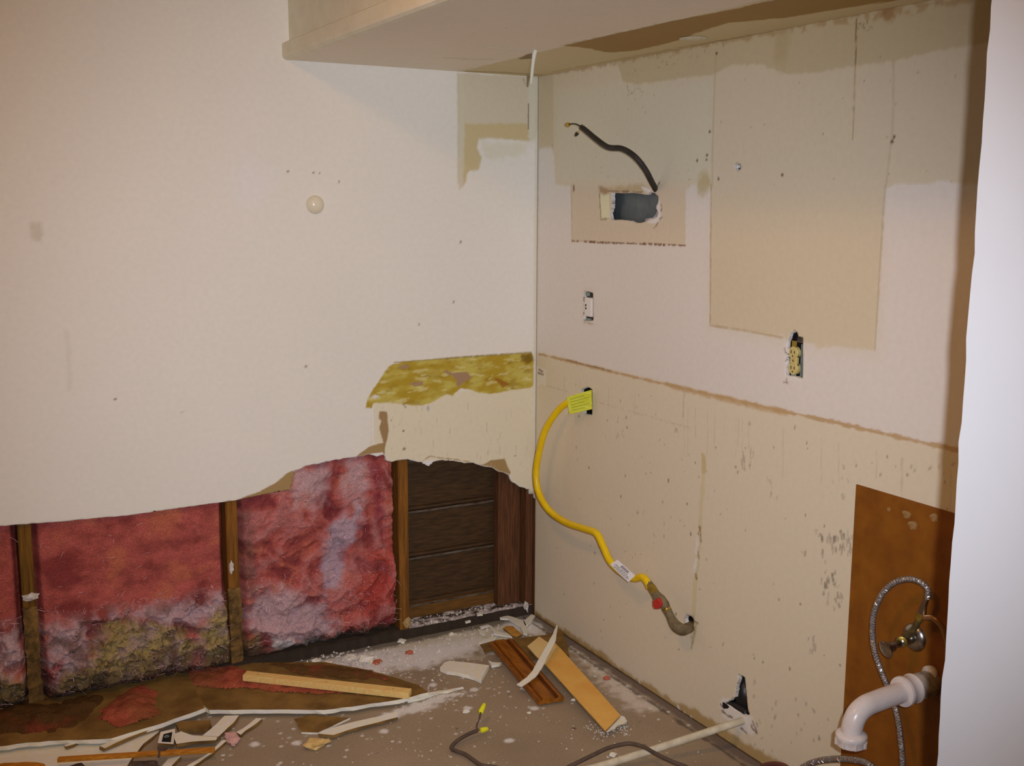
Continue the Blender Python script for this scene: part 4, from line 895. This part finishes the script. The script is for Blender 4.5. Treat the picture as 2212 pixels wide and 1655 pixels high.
chunks = [((790, 1424), .024, gypsum_fl, 'white plaster chunk heaped left of the red-brown bit'), ((757, 1420), .018, gypsum_fl, 'white plaster chunk nearest the brown sheet, in the white heap'), ((683, 1426), .013, gypsum_fl, 'white plaster chunk at the left end of the white heap'), ((706, 1433), .014, gypsum_fl, 'flat plaster flake in the left half of the white heap'), ((975, 1370), .011, mat('chunk_rose', A(180, 150, 130, .7), None), 'pinkish plaster lump beside the bottom plate'), ((815, 1430), .015, mat('chunk_red', A(140, 72, 48, .7), A(120, 58, 40, .7), 50, .95, .5, 150), 'red-brown insulation bit on the white plaster heap'), ((884, 1410), .014, mat('chunk_red', (0, 0, 0)), 'red-brown insulation bit in front of the third stud'),
          ((1310, 1465), .012, mat('chunk_red', (0, 0, 0)), 'red-brown bit lying against the right wall base'), ((1324, 1630), .010, gypsum_fl, 'white plaster flake beside the pale pipe on the floor'), ((1008, 1537), .010, gypsum_fl, 'white plaster flake left of the yellow wire nut'), ((868, 1385), .014, gypsum_fl, 'white plaster crumb heap at the foot of the third stud'), ((1143, 1540), .006, gypsum_fl, 'small white flake left of the tan board'), ((1239, 1512), .007, gypsum_fl, 'small white flake tucked against the tan board')]
for k, (q, r, m, lab) in enumerate(chunks):
    tag(lump('plaster_chunk', fp(q, r*.35), r, m, None, 70+k, 2, (1.1, .9, .5)), lab, 'plaster chunk', 'loose chunks on the floor')
# insulation that fell out
def blob(name, px, z0, h, cfn, label, res=.006, seed=1, cat='insulation'):
    P = [fl(q, z0) for q in px]; Pa = np.array(P); us = np.arange(Pa[:, 0].min()-.01, Pa[:, 0].max()+.01, res); vs = np.arange(Pa[:, 1].min()-.01, Pa[:, 1].max()+.01, res)
    U, V = np.meshgrid(us, vs); x = U.ravel(); y = V.ravel(); d, _, _ = poly_near(P, x, y); sd = np.where(poly_in(P, x, y), d, -d)+(.035*fbm(x*20, y*20, 4, seed)-.006 if res > .005 else .008*fbm(x*40, y*40, 3, seed))
    z = z0+h*np.sqrt(np.clip(sst(0, .09, sd), 0, 1))*(.65+.7*fbm(x*12, y*12, 4, seed+2)+.25*rid(x*16, y*16, 3, seed+5)); z = np.maximum(z, z0)
    ii = np.arange(len(x)).reshape(len(vs), len(us)); Fq = np.stack([ii[:-1, :-1], ii[:-1, 1:], ii[1:, 1:], ii[1:, :-1]], -1).reshape(-1, 4)
    Fq = Fq[(sd[Fq] > -.002).all(1)]; used = np.zeros(len(x), bool); used[Fq.ravel()] = True; ix = np.cumsum(used)-1
    c = cfn(x, y)[used]; o = build(name, np.stack([x, y, z], 1)[used], ix[Fq], fluff_m, None, True, cols=c)
    return tag(o, label, cat, 'insulation tufts on the fallen sheets')
def redc(k=1.0, sd=301, dirt=0.0):
    def f(x, y):
        n = fbm(x*9, y*9, 4, sd)[:, None]; c = A(140, 66, 46, .95)*(1+.5*fbm(x*25, y*25, 3, sd+2)[:, None]); t = sst(0, .4, n); c = c*(1-t*.6)+A(100, 46, 34, .95)*t*.6
        t = sst(-.1, .3, fbm(x*7, y*7, 3, sd+6)[:, None]+dirt)*(.9 if dirt > 0 else .4); return (c*(1-t)+A(92, 66, 34, .95)*t)*k
    return f
blob('insulation_tuft', [(205, 1555), (230, 1510), (310, 1478), (345, 1490), (348, 1530), (335, 1555), (270, 1572)], .034, .032, redc(1.05, 301), 'red fibreglass tuft on the leftmost fallen sheet', seed=311)
blob('insulation_tuft', [(380, 1470), (395, 1440), (440, 1430), (500, 1436), (535, 1448), (600, 1470), (760, 1490), (800, 1500), (640, 1500), (520, 1490), (430, 1490)], .026, .026, redc(1.1, 321), 'orange-red fibreglass tuft under the pine lath', seed=331)
blob('insulation_tuft', [(-100, 1600), (-60, 1530), (20, 1510), (110, 1520), (220, 1500), (240, 1510), (190, 1560), (120, 1585), (30, 1590)], .032, .030, redc(.6, 341, .35), 'dark dirty fibreglass tuft at the foot of the leftmost stud', seed=351)
blob('insulation_tuft', [(560, 1432), (640, 1432), (760, 1440), (830, 1455), (850, 1470), (760, 1470), (640, 1455)], .026, .012, redc(.8, 361, .15), 'thin reddish fibreglass layer behind the pine lath', seed=371)
def pinkc(x, y): return A(176, 128, 118, .75)*(1+.3*fbm(x*40, y*40, 3, 5)[:, None])
blob('insulation_tuft', [(484, 1583), (505, 1580), (522, 1597), (505, 1612), (492, 1605)], .008, .022, pinkc, 'small pale pink tuft in front of the white strips', .004, 381)
# crumbs nobody could count
rs = np.random.RandomState(31); V = []; Fc = []
def crumb(c, r):
    n = len(V); a = rs.rand()*6.28; k = [rs.uniform(.6, 1.3) for _ in range(5)]
    for i, (dx, dy) in enumerate(((1, 0), (.2, 1), (-1, .3), (-.3, -1))): V.append((c[0]+r*k[i]*(dx*math.cos(a)-dy*math.sin(a)), c[1]+r*k[i]*(dx*math.sin(a)+dy*math.cos(a)), c[2]))
    V.append((c[0], c[1], c[2]+r*k[4])); Fc.extend([(n, n+1, n+4), (n+1, n+2, n+4), (n+2, n+3, n+4), (n+3, n, n+4)])
for k in range(430):
    x = -.05-rs.rand()*1.0; y = -.02-abs(rs.normal())*.13; crumb((x, y, .0), .0015+.006*rs.rand()**2.5)
for k in range(420): crumb((-.04-rs.rand()*1.1, -rs.rand()*1.2, 0), rs.uniform(.001, .0035))
for k in range(240): crumb((X3+.02+rs.rand()*.46, rs.uniform(.016, .09), .038), .0012+.006*rs.rand()**2)
for k in range(260):
    q = fl((rs.normal(760, 70), rs.normal(1425, 10))); crumb((q[0], q[1], .004), rs.uniform(.002, .007))
for k in range(120):
    q = fl((rs.normal(1320, 22), rs.normal(1575, 8))); crumb((q[0], q[1], 0), rs.uniform(.002, .004))
for k in range(160): q = fl((rs.normal(905, 60), rs.normal(1500, 12))); crumb((q[0], q[1], 0), rs.uniform(.0015, .004))
o = build('plaster_crumbs', V, Fc, mat('crumbs', A(176, 160, 146, .85), A(140, 122, 106, .85), 30, .95)); tag(o, 'scattered white plaster crumbs over the floor', 'plaster crumbs', kind='stuff')
# plaster bits caught in the insulation
V = []; Fc = []
for k in range(260):
    x = rs.uniform(-2.0, X3); z = .06+abs(rs.normal())*.12; y = -.015-.03*rs.rand()
    n = len(V); r = rs.uniform(.001, .003)
    for d in ((r, 0, 0), (-r, 0, 0), (0, 0, r), (0, 0, -r), (0, -r, 0)): V.append((x+d[0]*rs.uniform(.5, 1.5), y+.03+d[1], z+d[2]*rs.uniform(.5, 1.5)))
    Fc.extend([(n, n+2, n+4), (n+2, n+1, n+4), (n+1, n+3, n+4), (n+3, n, n+4)])

# ================================================================== ON THE RIGHT WALL
# duct behind the wall
t = thing('duct_opening', 'dark sheet-metal duct showing through the ragged wall hole', 'duct', rp((1372, 475), .02))
(ya, za_), (yb_, zb_) = wr((1310, 405), .03), wr((1432, 492), .03)
box('duct_sheet', (.034, (ya+yb_)/2, (za_+zb_)/2), (.003, abs(ya-yb_)+.06, abs(za_-zb_)+.05), metal_m, t)
q = [wr(p_, .024) for p_ in zb([(1050, 165), (1200, 165), (1210, 330), (1150, 350), (1110, 320), (1085, 255), (1060, 215)])]
V = [(.024, a_, b_) for a_, b_ in q]+[(.0265, a_, b_) for a_, b_ in q]; n = len(q); build('bent_flap', V, [tuple(range(n)), tuple(range(2*n-1, n-1, -1))]+[(i, (i+1) % n, n+(i+1) % n, n+i) for i in range(n)], metal_m, t)
q = [wr(p_, .026) for p_ in zb([(1050, 520), (1060, 450), (1140, 440), (1170, 400), (1175, 380), (1215, 400), (1200, 470), (1120, 500)])]
V = [(.020, a_, b_) for a_, b_ in q]+[(.0225, a_, b_) for a_, b_ in q]; n = len(q); build('crumpled_edge', V, [tuple(range(n)), tuple(range(2*n-1, n-1, -1))]+[(i, (i+1) % n, n+(i+1) % n, n+i) for i in range(n)], mat('foil', (.55, .55, .6), (.3, .3, .35), 60, .35, .4, 60, metal=.8), t)
box('duct_bottom', (.024, (ya+yb_)/2-.01, wr((1372, 478), .02)[1]-.008), (.03, .26, .012), rust_m, t)
# hanging cable above it
t = thing('hood_cable', 'dark electrical cable curling up from the duct hole', 'cable', rp((1417, 415), -.004))
ck = z7([(1385, 1222), (1355, 1165), (1310, 1080), (1245, 1000), (1165, 950), (1075, 940), (1000, 890), (940, 840), (905, 812)]); xs_ = [.012, -.03, -.06, -.085, -.10, -.10, -.095, -.09, -.088]
cpts = [rp(q, x) for q, x in zip(ck, xs_)]; tube('sheath', cpts, .0088, cable_m, t, 10)
tube('wire', [rp(q, -.087) for q in z7([(908, 815), (880, 796), (850, 790), (822, 796)])], .0022, cable_m, t, 6)
tube('wire', [rp(q, -.087) for q in z7([(908, 815), (895, 835), (876, 850)])], .0022, mat('bare_wire', A(170, 135, 88), None), t, 6)
tube('bare_end', [rp(q, -.088) for q in z7([(900, 822), (912, 812), (918, 800)])], .0025, mat('bare_wire', (0, 0, 0)), t, 6)
a, b = np.array(rp(z7([(825, 796)])[0], -.087)), np.array(rp(z7([(784, 792)])[0], -.087)); lathe('wire_nut', [(.004, 0), (.0075, .002), (.0068, .008), (.005, .017), (.003, .019)], a, b-a, wnut_o, t, 10)
a, b = np.array(rp(z7([(880, 848)])[0], -.087)), np.array(rp(z7([(857, 880)])[0], -.087)); lathe('wire_nut', [(.003, 0), (.0062, .002), (.0056, .008), (.004, .014), (.002, .016)], a, b-a, cable_m, t, 10)
# receptacles
def wbox(name, px0, px1, x0, x1, m, parent, bv=.001):
    (a1, b1), (a2, b2) = wr(px0, x0), wr(px1, x0); return box(name, ((x0+x1)/2, (a1+a2)/2, (b1+b2)/2), (abs(x1-x0), abs(a1-a2), abs(b1-b2)), m, parent, bv=bv)
t = thing('wall_receptacle', 'small white receptacle in a cut-out below the duct hole', 'outlet', rp((1270, 695), .012))
wbox('device_body', zb([(398, 1275)])[0], zb([(470, 1488)])[0], .002, .03, white_dev, t, .004)
wbox('mounting_box', zb([(370, 1195)])[0], zb([(510, 1550)])[0], .045, .048, rust_m, t)
for y_ in (1360, 1393):
    c = rp(zb([(416, y_)])[0], .002); lathe('slot_hole', [(.0042, 0), (.0042, .0006)], c, (-1, 0, 0), black_m, t, 10)
for (p0, p1) in (((400, 1218), (455, 1268)), ((405, 1492), (470, 1540))): wbox('yoke', zb([p0])[0], zb([p1])[0], .008, .010, steel_m, t)
t = thing('wall_receptacle', 'ivory duplex receptacle without cover beneath the old paint patch', 'outlet', rp((1715, 815), .012))
(ya, za_), (yb_, zb_) = wr(zo([(560, 560)])[0], .02), wr(zo([(920, 1340)])[0], .02)
box('metal_box', (.052, (ya+yb_)/2, (za_+zb_)/2), (.004, .09, .15), dark_m, t)  # box back coloured near-black for the shade inside the recess
box('box_side', (.0185, yb_+.004, (za_+zb_)/2), (.010, .002, abs(za_-zb_)), steel_m, t)
q0, q1 = rp(zo([(710, 800)])[0], .006), rp(zo([(705, 1130)])[0], .006)
for c in (q0, q1):
    f_ = lathe('socket_face', [(.0165, -.012), (.0165, -.001), (.0155, 0), (.001, .0005)], (c[0], c[1], c[2]), (-1, 0, 0), ivory_m, t, 28)
    for dy, h_ in ((.0062, .0085), (-.0062, .0070)): box('slot', (c[0]-.0008, c[1]+dy, c[2]+.002), (.0012, .0018, h_), black_m, f_)
    lathe('ground_hole', [(.0022, 0), (.0022, .0004)], (c[0]-.0009, c[1], c[2]-.0085), (-1, 0, 0), black_m, f_, 10)
cm = (np.array(q0)+np.array(q1))/2; box('body_bridge', (cm[0]+.006, cm[1], cm[2]), (.010, .024, .030), ivory_m, t, bv=.002)
lathe('center_screw', [(.003, 0), (.003, .001), (.001, .0015)], (cm[0]+.0005, cm[1], cm[2]), (-1, 0, 0), brass_m, t, 10)
for s_, c in ((1, q0), (-1, q1)): box('yoke_ear', (c[0]+.004, c[1], c[2]+s_*.023), (.0015, .018, .016), brass_m if s_ > 0 else steel_m, t)
box('rusted_back', (.044, cm[1], q0[2]+.048), (.004, .05, .05), rust_m, t)
for dz in (.012, -.010): lathe('side_screw', [(.003, 0), (.003, .002), (.001, .003)], (cm[0]+.006, cm[1]-.0145, cm[2]+dz), (-1, 0, 0), chrome_m, t, 10)
# screw plug in the small hole
o = lathe('wall_anchor', [(.006, -.012), (.0065, 0), (.003, .001)], rp((1591, 359), .010), (-1, 0, 0), white_dev, None, 12); tag(o, 'small plastic wall anchor set in the round hole', 'wall anchor')
# door bumper on the left wall
c = lp((680, 442), 0.0)
t = thing('door_bumper', 'round cream door bumper on the left wall', 'door bumper', c)
lathe('bumper_dome', [(.0285, 0), (.0295, .004), (.0285, .009), (.025, .015), (.019, .0205), (.011, .024), (.004, .0252), (.001, .0253)], c, (0, -1, 0), knob_m, t, 36)
lathe('rim', [(.0305, 0), (.0305, .002), (.028, .003)], c, (0, -1, 0), paint_m, t, 36)
# gas connector
t = thing('gas_connector', 'yellow coated gas hose looping from the wall to its shutoff valve', 'gas line', rp((1492, 1345), -.01))
gk = [(1262, 868), (1232, 868), (1205, 888), (1178, 930), (1163, 985), (1158, 1030), (1166, 1070), (1188, 1104), (1222, 1128), (1262, 1142), (1288, 1152), (1302, 1178), (1318, 1212), (1342, 1236), (1368, 1249), (1388, 1247), (1398, 1257), (1404, 1270)]
gx_ = [.02, -.035, -.06, -.085, -.10, -.105, -.105, -.10, -.095, -.09, -.088, -.086, -.083, -.078, -.074, -.07, -.068, -.066]
gp = [rp(q, x) for q, x in zip(gk, gx_)]
tube('hose', gp, .0118, yel_m, t, 14, True, 8)
def wrap(name, pts, r, thick, m, parent, flat=1.0):
    return tube(name, pts, r, m, parent, 16, True, 6)
# yellow tag folded round the hose end
tq = [(1224, 858), (1278, 842), (1279, 884), (1230, 895)]; dx_ = [-.058, -.016, -.016, -.058]
V = [rp(q, x) for q, x in zip(tq, dx_)]+[rp(q, x+.004) for q, x in zip(tq, dx_)]
ytag = build('hanging_tag', V, [(0, 1, 2, 3), (7, 6, 5, 4), (0, 4, 5, 1), (1, 5, 6, 2), (2, 6, 7, 3), (3, 7, 4, 0)], ytag_m, t); ytag['label'] = 'yellow printed warning tag folded round the hose'
for k in range(5):
    u0 = .18+.16*k; pa = [np.array(V[0])*(1-u0)+np.array(V[3])*u0, np.array(V[1])*(1-u0)+np.array(V[2])*u0]
    a_ = pa[0]+(pa[1]-pa[0])*.12; b_ = pa[0]+(pa[1]-pa[0])*(.9 if k % 2 else .7); nrm = np.array([-.0006, -.0004, 0]); R_, ln = frame(a_, b_)
    bar('print_line', a_+nrm, b_+nrm, .0005, .0022, mat('tag_print', A(140, 138, 40), None), ytag, 0)
# white label with its print and bar code
lq = zg([(425, 290), (545, 215), (828, 468), (715, 572)]); lx = [-.102, -.090, -.084, -.096]
LV = [np.array(rp(q, x)) for q, x in zip(lq, lx)]; nrm = np.cross(LV[1]-LV[0], LV[3]-LV[0]); nrm /= np.linalg.norm(nrm); nrm = nrm if nrm @ (CP-LV[0]) > 0 else -nrm
rows = []; NU = 8
fold = [np.array(rp(q, -.080)) for q in zg([(410, 320), (470, 430), (600, 545), (690, 575)])]
V = []
for i in range(NU+1):
    u = i/NU; bul = .003*math.sin(math.pi*u); V += [LV[0]*(1-u)+LV[3]*u+nrm*bul, LV[1]*(1-u)+LV[2]*u+nrm*bul*.3]
nb = len(V); V += [q-nrm*.0012 for q in V]
f = []
for i in range(NU): f += [(2*i, 2*i+1, 2*i+3, 2*i+2), (nb+2*i+2, nb+2*i+3, nb+2*i+1, nb+2*i), (2*i, 2*i+2, nb+2*i+2, nb+2*i), (2*i+1, nb+2*i+1, nb+2*i+3, 2*i+3)]
f += [(0, nb, nb+1, 1), (2*NU, 2*NU+1, nb+2*NU+1, nb+2*NU)]
lab = build('paper_label', V, f, tag_m, t); lab['label'] = 'white printed label with a bar code'
def lpt(u, v): q = LV[0]*(1-u)+LV[3]*u; w = LV[1]*(1-u)+LV[2]*u; return q*(1-v)+w*v+nrm*(.003*math.sin(math.pi*u)*(1-.7*v)+.0007)
rb = random.Random(6)
def mark(u0, u1, v0, v1, nm='print_mark'):
    q = [lpt(u0, v0), lpt(u0, v1), lpt(u1, v1), lpt(u1, v0)]; V = q+[p_-nrm*.0005 for p_ in q]
    build(nm, V, [(0, 1, 2, 3), (0, 4, 5, 1), (1, 5, 6, 2), (2, 6, 7, 3), (3, 7, 4, 0)], print_m, lab)
u = .34
while u < .70: w = rb.choice((.012, .02, .03)); mark(u, u+w, .62, .90, 'bar_code_bar'); u += w+rb.choice((.012, .018))
for v0, ua, ub in ((.48, .15, .8), (.36, .1, .9), (.24, .2, .95), (.12, .15, .9)):
    u = ua
    while u < ub: w = rb.uniform(.04, .12); mark(u, min(u+w, ub), v0, v0+.05); u += w+.025
# fittings below
vk = zg([(1030, 590), (1085, 640), (1150, 740), (1200, 810)])
tube('flare_nut', [rp(q, -.066) for q in zg([(1010, 560), (1070, 630)])], .0125, iron_m, t, 6, False, spline=False)
tube('brass_fitting', [rp(q, -.066) for q in zg([(1075, 640), (1150, 755)])], .0135, brass_m, t, 8, False, spline=False)
val = tube('valve_body', [rp(q, x) for q, x in zip(zg([(1140, 740), (1185, 810), (1225, 860), (1290, 930), (1320, 985)]), (-.066, -.066, -.066, -.064, -.062))], [.012, .016, .0185, .016, .013], iron_m, t, 14)
q = [rp(p_, x) for p_, x in zip(zg([(1105, 870), (1150, 848), (1200, 850), (1228, 900), (1222, 960), (1190, 1002), (1130, 1000), (1102, 950)]), [-.100, -.098, -.094, -.094, -.094, -.096, -.100, -.102])]
V = [np.array(p_) for p_ in q]; V += [p_+np.array([.010, 0, 0]) for p_ in V]; n = len(q)
hd = build('valve_handle', V, [tuple(range(n)), tuple(range(2*n-1, n-1, -1))]+[(i, n+i, n+(i+1) % n, (i+1) % n) for i in range(n)], red_m, val); bevel(hd, .002); hd['label'] = 'red plastic valve handle'
tube('handle_stem', [rp(zg([(1215, 850)])[0], -.066), rp(zg([(1205, 860)])[0], -.094)], .007, red_m, val, 10, spline=False)
tube('yellow_collar', [rp(q, -.061) for q in zg([(1318, 985), (1350, 1040)])], .0135, brass_m, t, 12, True, spline=False)
pip = [rp(q, x) for q, x in zip(zg([(1330, 1010), (1390, 1120), (1440, 1220), (1500, 1290), (1580, 1330), (1660, 1310), (1730, 1270)]), (-.061, -.060, -.058, -.055, -.048, -.025, .02))]
tube('elbow_pipe', pip, [.0125, .0125, .0155, .0175, .0175, .0165, .0155], iron_m, t, 16)
# black pipe piece in the low hole
t = thing('black_drain_stub', 'black plastic pipe showing in the jagged low wall hole', 'pipe', rp((1600, 1540), .02))
tube('pipe', [rp((1607, 1455), .045), rp((1612, 1545), .040)], .030, black_m, t, 20, spline=False)
tube('hub', [rp(zh([(380, 560)])[0], .012), rp(zh([(520, 600)])[0], .018), rp(zh([(640, 680)])[0], .02)], .016, black_m, t, 14)
# pale pipe from that hole to the floor
a, b = np.array(rp((1618, 1553), .02)), np.array(fp((1290, 1657), .014)); b2 = b+(b-a)*.35; b2[2] = .012
o = tube('pale_pipe', [a, b, b2], .0108, mat('pipe_cream', A(168, 150, 124, .85), A(150, 130, 104, .85), 30, .5), None, 14, True, 8); tag(o, 'cream plastic pipe slanting from the low wall hole to the floor', 'pipe')
# hardboard sheet
(y0_, z0_) = wr((1858, 1050)); yb0 = (wr((1858, 1050))[0]+wr((1812, 1655))[0])/2
V = []; top = .877
for x in (-.0045, .0):
    V += [(x, yb0, .003), (x, -2.60, .003), (x, -2.60, top), (x, yb0, top)]
o = build('hardboard_panel', V, [(0, 1, 2, 3), (7, 6, 5, 4), (0, 4, 5, 1), (1, 5, 6, 2), (2, 6, 7, 3), (3, 7, 4, 0)], orange_m)
tag(o, 'orange-brown hardboard panel fixed low on the right wall', 'panel')
for k, (q, r) in enumerate((((1958, 1112), .013), (((1972, 1135)), .014), ((2018, 1118), .012), ((1920, 1100), .006))):
    c = rp(q, -.0045); V = [(-.0050, c[1]+r*(1+.18*math.sin(3*a_+k))*math.cos(a_), c[2]+r*.8*(1+.15*math.cos(2*a_+k))*math.sin(a_)) for a_ in np.linspace(0, 6.28, 14)[:-1]]
    V += [(-.0040, v_[1], v_[2]) for v_ in V]; build('plaster_smear', V, [tuple(range(13))]+[(i, 13+i, 13+(i+1) % 13, (i+1) % 13) for i in range(13)], mat('smear', A(134, 100, 62), A(112, 68, 22), 90, .9, lo=.4, hi=.6), o)
# drain arm
y0_, z0_ = wr((2003, 1478), -.02)
t = thing('drain_pipe', 'white plastic drain elbow sticking out of the hardboard panel', 'drain pipe', (-.1, y0_, z0_-.12))
P_ = lambda x, dz=0.0, dy=0.0: (x, y0_+dy, z0_+dz)
tube('wall_stub', [P_(.02), P_(-.058)], .030, pvc_d, t, 24, spline=False)
tube('stub_patch', [P_(-.004, .022), P_(-.02, .024)], .019, pvc_m, t, 16, spline=False)
lathe('slip_nut', [(.024, 0), (.033, .001), (.034, .006), (.031, .010), (.031, .028), (.034, .032), (.0355, .036), (.034, .042), (.026, .044)], P_(-.062), (-1, 0, -.02), pvc_m, t, 32)
el = [P_(-.07), P_(-.12, -.002), P_(-.18, -.005), P_(-.215, -.009), P_(-.240, -.022), P_(-.252, -.045), P_(-.254, -.072), P_(-.254, -.085)]
tube('elbow', el, .0235, pvc_m, t, 24, True, 6)
nb_ = lathe('slip_nut', [(.024, -.004), (.033, 0), (.0345, .003), (.0345, .010), (.032, .014), (.032, .026), (.026, .027), (.024, .012)], P_(-.254, -.064), (0, 0, -1), pvc_m, t, 32)
for k in range(8):
    an = k*math.pi/4+.3; box('grip_rib', (-.254+.0328*math.cos(an), y0_+.0328*math.sin(an), z0_-.081), (.005, .005, .016), pvc_m, nb_)
# shutoff valve
y1_, z1_ = wr((1972, 1378), -.01)
t = thing('shutoff_valve', 'chrome shutoff valve with an oval handle on the hardboard panel', 'valve', (-.03, y1_, z1_-.03))
lathe('escutcheon', [(.0335, 0), (.033, .003), (.027, .009), (.017, .013), (.012, .014)], (-.0045, y1_, z1_), (-1, 0, 0), chrome_m, t, 36)
tube('valve_body', [(-.012, y1_, z1_), (-.055, y1_, z1_-.002)], .0125, chrome_m, t, 16, spline=False)
lathe('body_cap', [(.011, 0), (.013, .002), (.013, .006), (.007, .008)], (-.05, y1_-.002, z1_), (-.75, -.65, .0), brass_m, t, 18)
tube('valve_stem', [(-.055, y1_, z1_-.003), (-.078, y1_+.003, z1_-.010)], [.010, .007], chrome_m, t, 14, spline=False)
lathe('packing_nut', [(.010, 0), (.012, .002), (.012, .010), (.009, .012)], (-.070, y1_+.002, z1_-.008), (-1, .12, -.3), chrome_m, t, 8)
hv = lathe('oval_handle', [(.006, 0), (.009, .004), (.020, .008), (.021, .012), (.018, .0145), (.004, .016)], (-.082, y1_+.003, z1_-.011), (-1, .12, -.3), chrome_m, t, 28)
T0 = np.array(rp((1988, 1335), -.035))
tube('riser', [(-.042, y1_-.004, z1_+.010), (-.038, (y1_+T0[1])/2-.004, (z1_+T0[2])/2), tuple(T0)], .0075, mat('brass_dark', A(95, 78, 45), A(62, 48, 28), 50, .5, metal=.5), t, 12)
lathe('brass_tee', [(.008, -.006), (.0105, -.004), (.0105, .012), (.008, .014)], T0, (0, -.35, 1), brass_m, t, 8)
h0 = np.array(rp((2003, 1292), -.036)); tube('hose_nut', [T0+np.array([0, -.004, .012]), (T0+h0)/2+np.array([0, 0, .004]), h0], [.0095, .0075, .0055], chrome_m, t, 8, False, 4)
tube('copper_tail', [tuple(T0), rp((2015, 1335), -.034), rp((2035, 1355), -.03), rp((2048, 1395), -.028), rp((2056, 1440), -.022)], .0065, mat('copper_tail', A(140, 98, 62), A(110, 70, 40), 30, .3, metal=.6), t, 12)
# braided hose
def braided(nm, pts, r, label):
    p_ = crom(pts, 26); n = len(p_)
    L_ = np.concatenate([[0], np.cumsum(np.linalg.norm(np.diff(np.array(p_), axis=0), axis=1))])
    v, f = tubevf(p_, r, 14); tt = thing(nm, label, 'hose', tuple(np.array(v).min(0)*0+np.array(p_[-1])))
    build('braid_core', v, f, mat('braid_steel', (.58, .53, .52), (.24, .21, .20), 420, .42, .6, 520, metal=.55, lo=.42, hi=.58), tt, True)
    P = np.array(p_); T = np.gradient(P, axis=0); T /= np.linalg.norm(T, axis=1)[:, None]
    nn = np.cross(T[0], (0, 0, 1.0)) if abs(T[0][2]) < .9 else np.cross(T[0], (1.0, 0, 0)); nn /= np.linalg.norm(nn); N_ = []
    for i in range(n): nn = nn-T[i]*np.dot(nn, T[i]); nn /= np.linalg.norm(nn); N_.append(nn)
    N_ = np.array(N_); B_ = np.cross(T, N_)
    m = int(L_[-1]/.0022); s = np.linspace(0, L_[-1], m); I = lambda Q: np.stack([np.interp(s, L_, Q[:, k]) for k in range(3)], 1)
    Pc, Nc, Bc = I(P), I(N_), I(B_)
    for sg in (1, -1):
        VV = []; FF = []
        for h in range(3):
            an = sg*s/.020*2*math.pi+h*2*math.pi/3; q = Pc+r*1.02*(np.cos(an)[:, None]*Nc+np.sin(an)[:, None]*Bc)
            v, f = tubevf(q, .00075, 4); o0 = len(VV); VV += list(v); FF += [tuple(a_+o0 for a_ in g) for g in f]
        build('braid_strand', VV, FF, chrome_m, tt)
    return tt
hk = [(2004, 1294), (2003, 1272), (1985, 1256), (1960, 1251), (1932, 1259), (1907, 1282), (1891, 1315), (1885, 1350), (1888, 1400), (1902, 1445), (1922, 1495), (1938, 1545), (1946, 1600), (1950, 1660), (1945, 1720)]
hx = [-.036, -.038, -.046, -.055, -.062, -.066, -.066, -.064, -.060, -.056, -.052, -.052, -.055, -.06, -.07]
braided('braided_hose', [rp(q, x) for q, x in zip(hk, hx)], .0068, 'braided steel supply hose looping over the shutoff valve')
hk = [(1700, 1690), (1735, 1658), (1765, 1645), (1800, 1640), (1840, 1641), (1875, 1650), (1905, 1675)]; hx = [-.20]*7
braided('braided_hose', [rp(q, -.10) for q in hk], .0075, 'braided steel hose arching up at the bottom edge')
o = tube('brown_cord', [rp(q, -.05) for q in [(1628, 1675), (1648, 1655), (1672, 1650), (1698, 1656), (1715, 1680)]], .006, mat('cord_red', A(88, 48, 38), None, rough=.6), None, 10); tag(o, 'reddish brown cord hump at the bottom edge by the wall', 'cord')
# cord on the floor with wire nuts
t = thing('floor_cord', 'brown electrical cord with yellow wire nuts curling on the floor', 'cord', fp((1010, 1620), 0))
z9 = Zm(960, 1500, 4.096)
ck = z9([(298, 318), (220, 350), (130, 400), (70, 455), (75, 490), (180, 530), (260, 585), (330, 628), (450, 645), (640, 690), (900, 700), (1050, 665), (1130, 628), (1300, 545), (1450, 475), (1580, 442), (1660, 438), (1760, 465), (1860, 520), (2000, 590), (2130, 640), (2260, 700)])
hz = [.022, .020, .016, .012, .010, .008, .008, .008, .008, .008, .010, .014, .020, .034, .046, .052, .054, .054, .050, .042, .034, .02]
tube('sheath', [fp(q, h) for q, h in zip(ck, hz)], .0058, cord_m, t, 10, True, 8)
tube('wire', [fp(q, h) for q, h in zip(z9([(285, 300), (290, 265), (310, 220), (322, 160)]), (.022, .03, .04, .048))], .0024, cord_m, t, 8)
tube('wire', [fp(q, h) for q, h in zip(z9([(295, 325), (310, 335), (325, 325)]), (.022, .018, .018))], .0018, mat('bare_wire', (0, 0, 0)), t, 6)
for (qa, ha, qb, hb) in (((318, 165), .046, (355, 85), .060), ((318, 322), .018, (385, 305), .018)):
    a, b = np.array(fp(z9([qa])[0], ha)), np.array(fp(z9([qb])[0], hb)); ln = np.linalg.norm(b-a)
    lathe('wire_nut', [(.005, 0), (.0085, .1*ln), (.0078, .5*ln), (.006, .92*ln), (.004, ln)], a, b-a, wnut_m, t, 10)
bpy.context.view_layer.update()
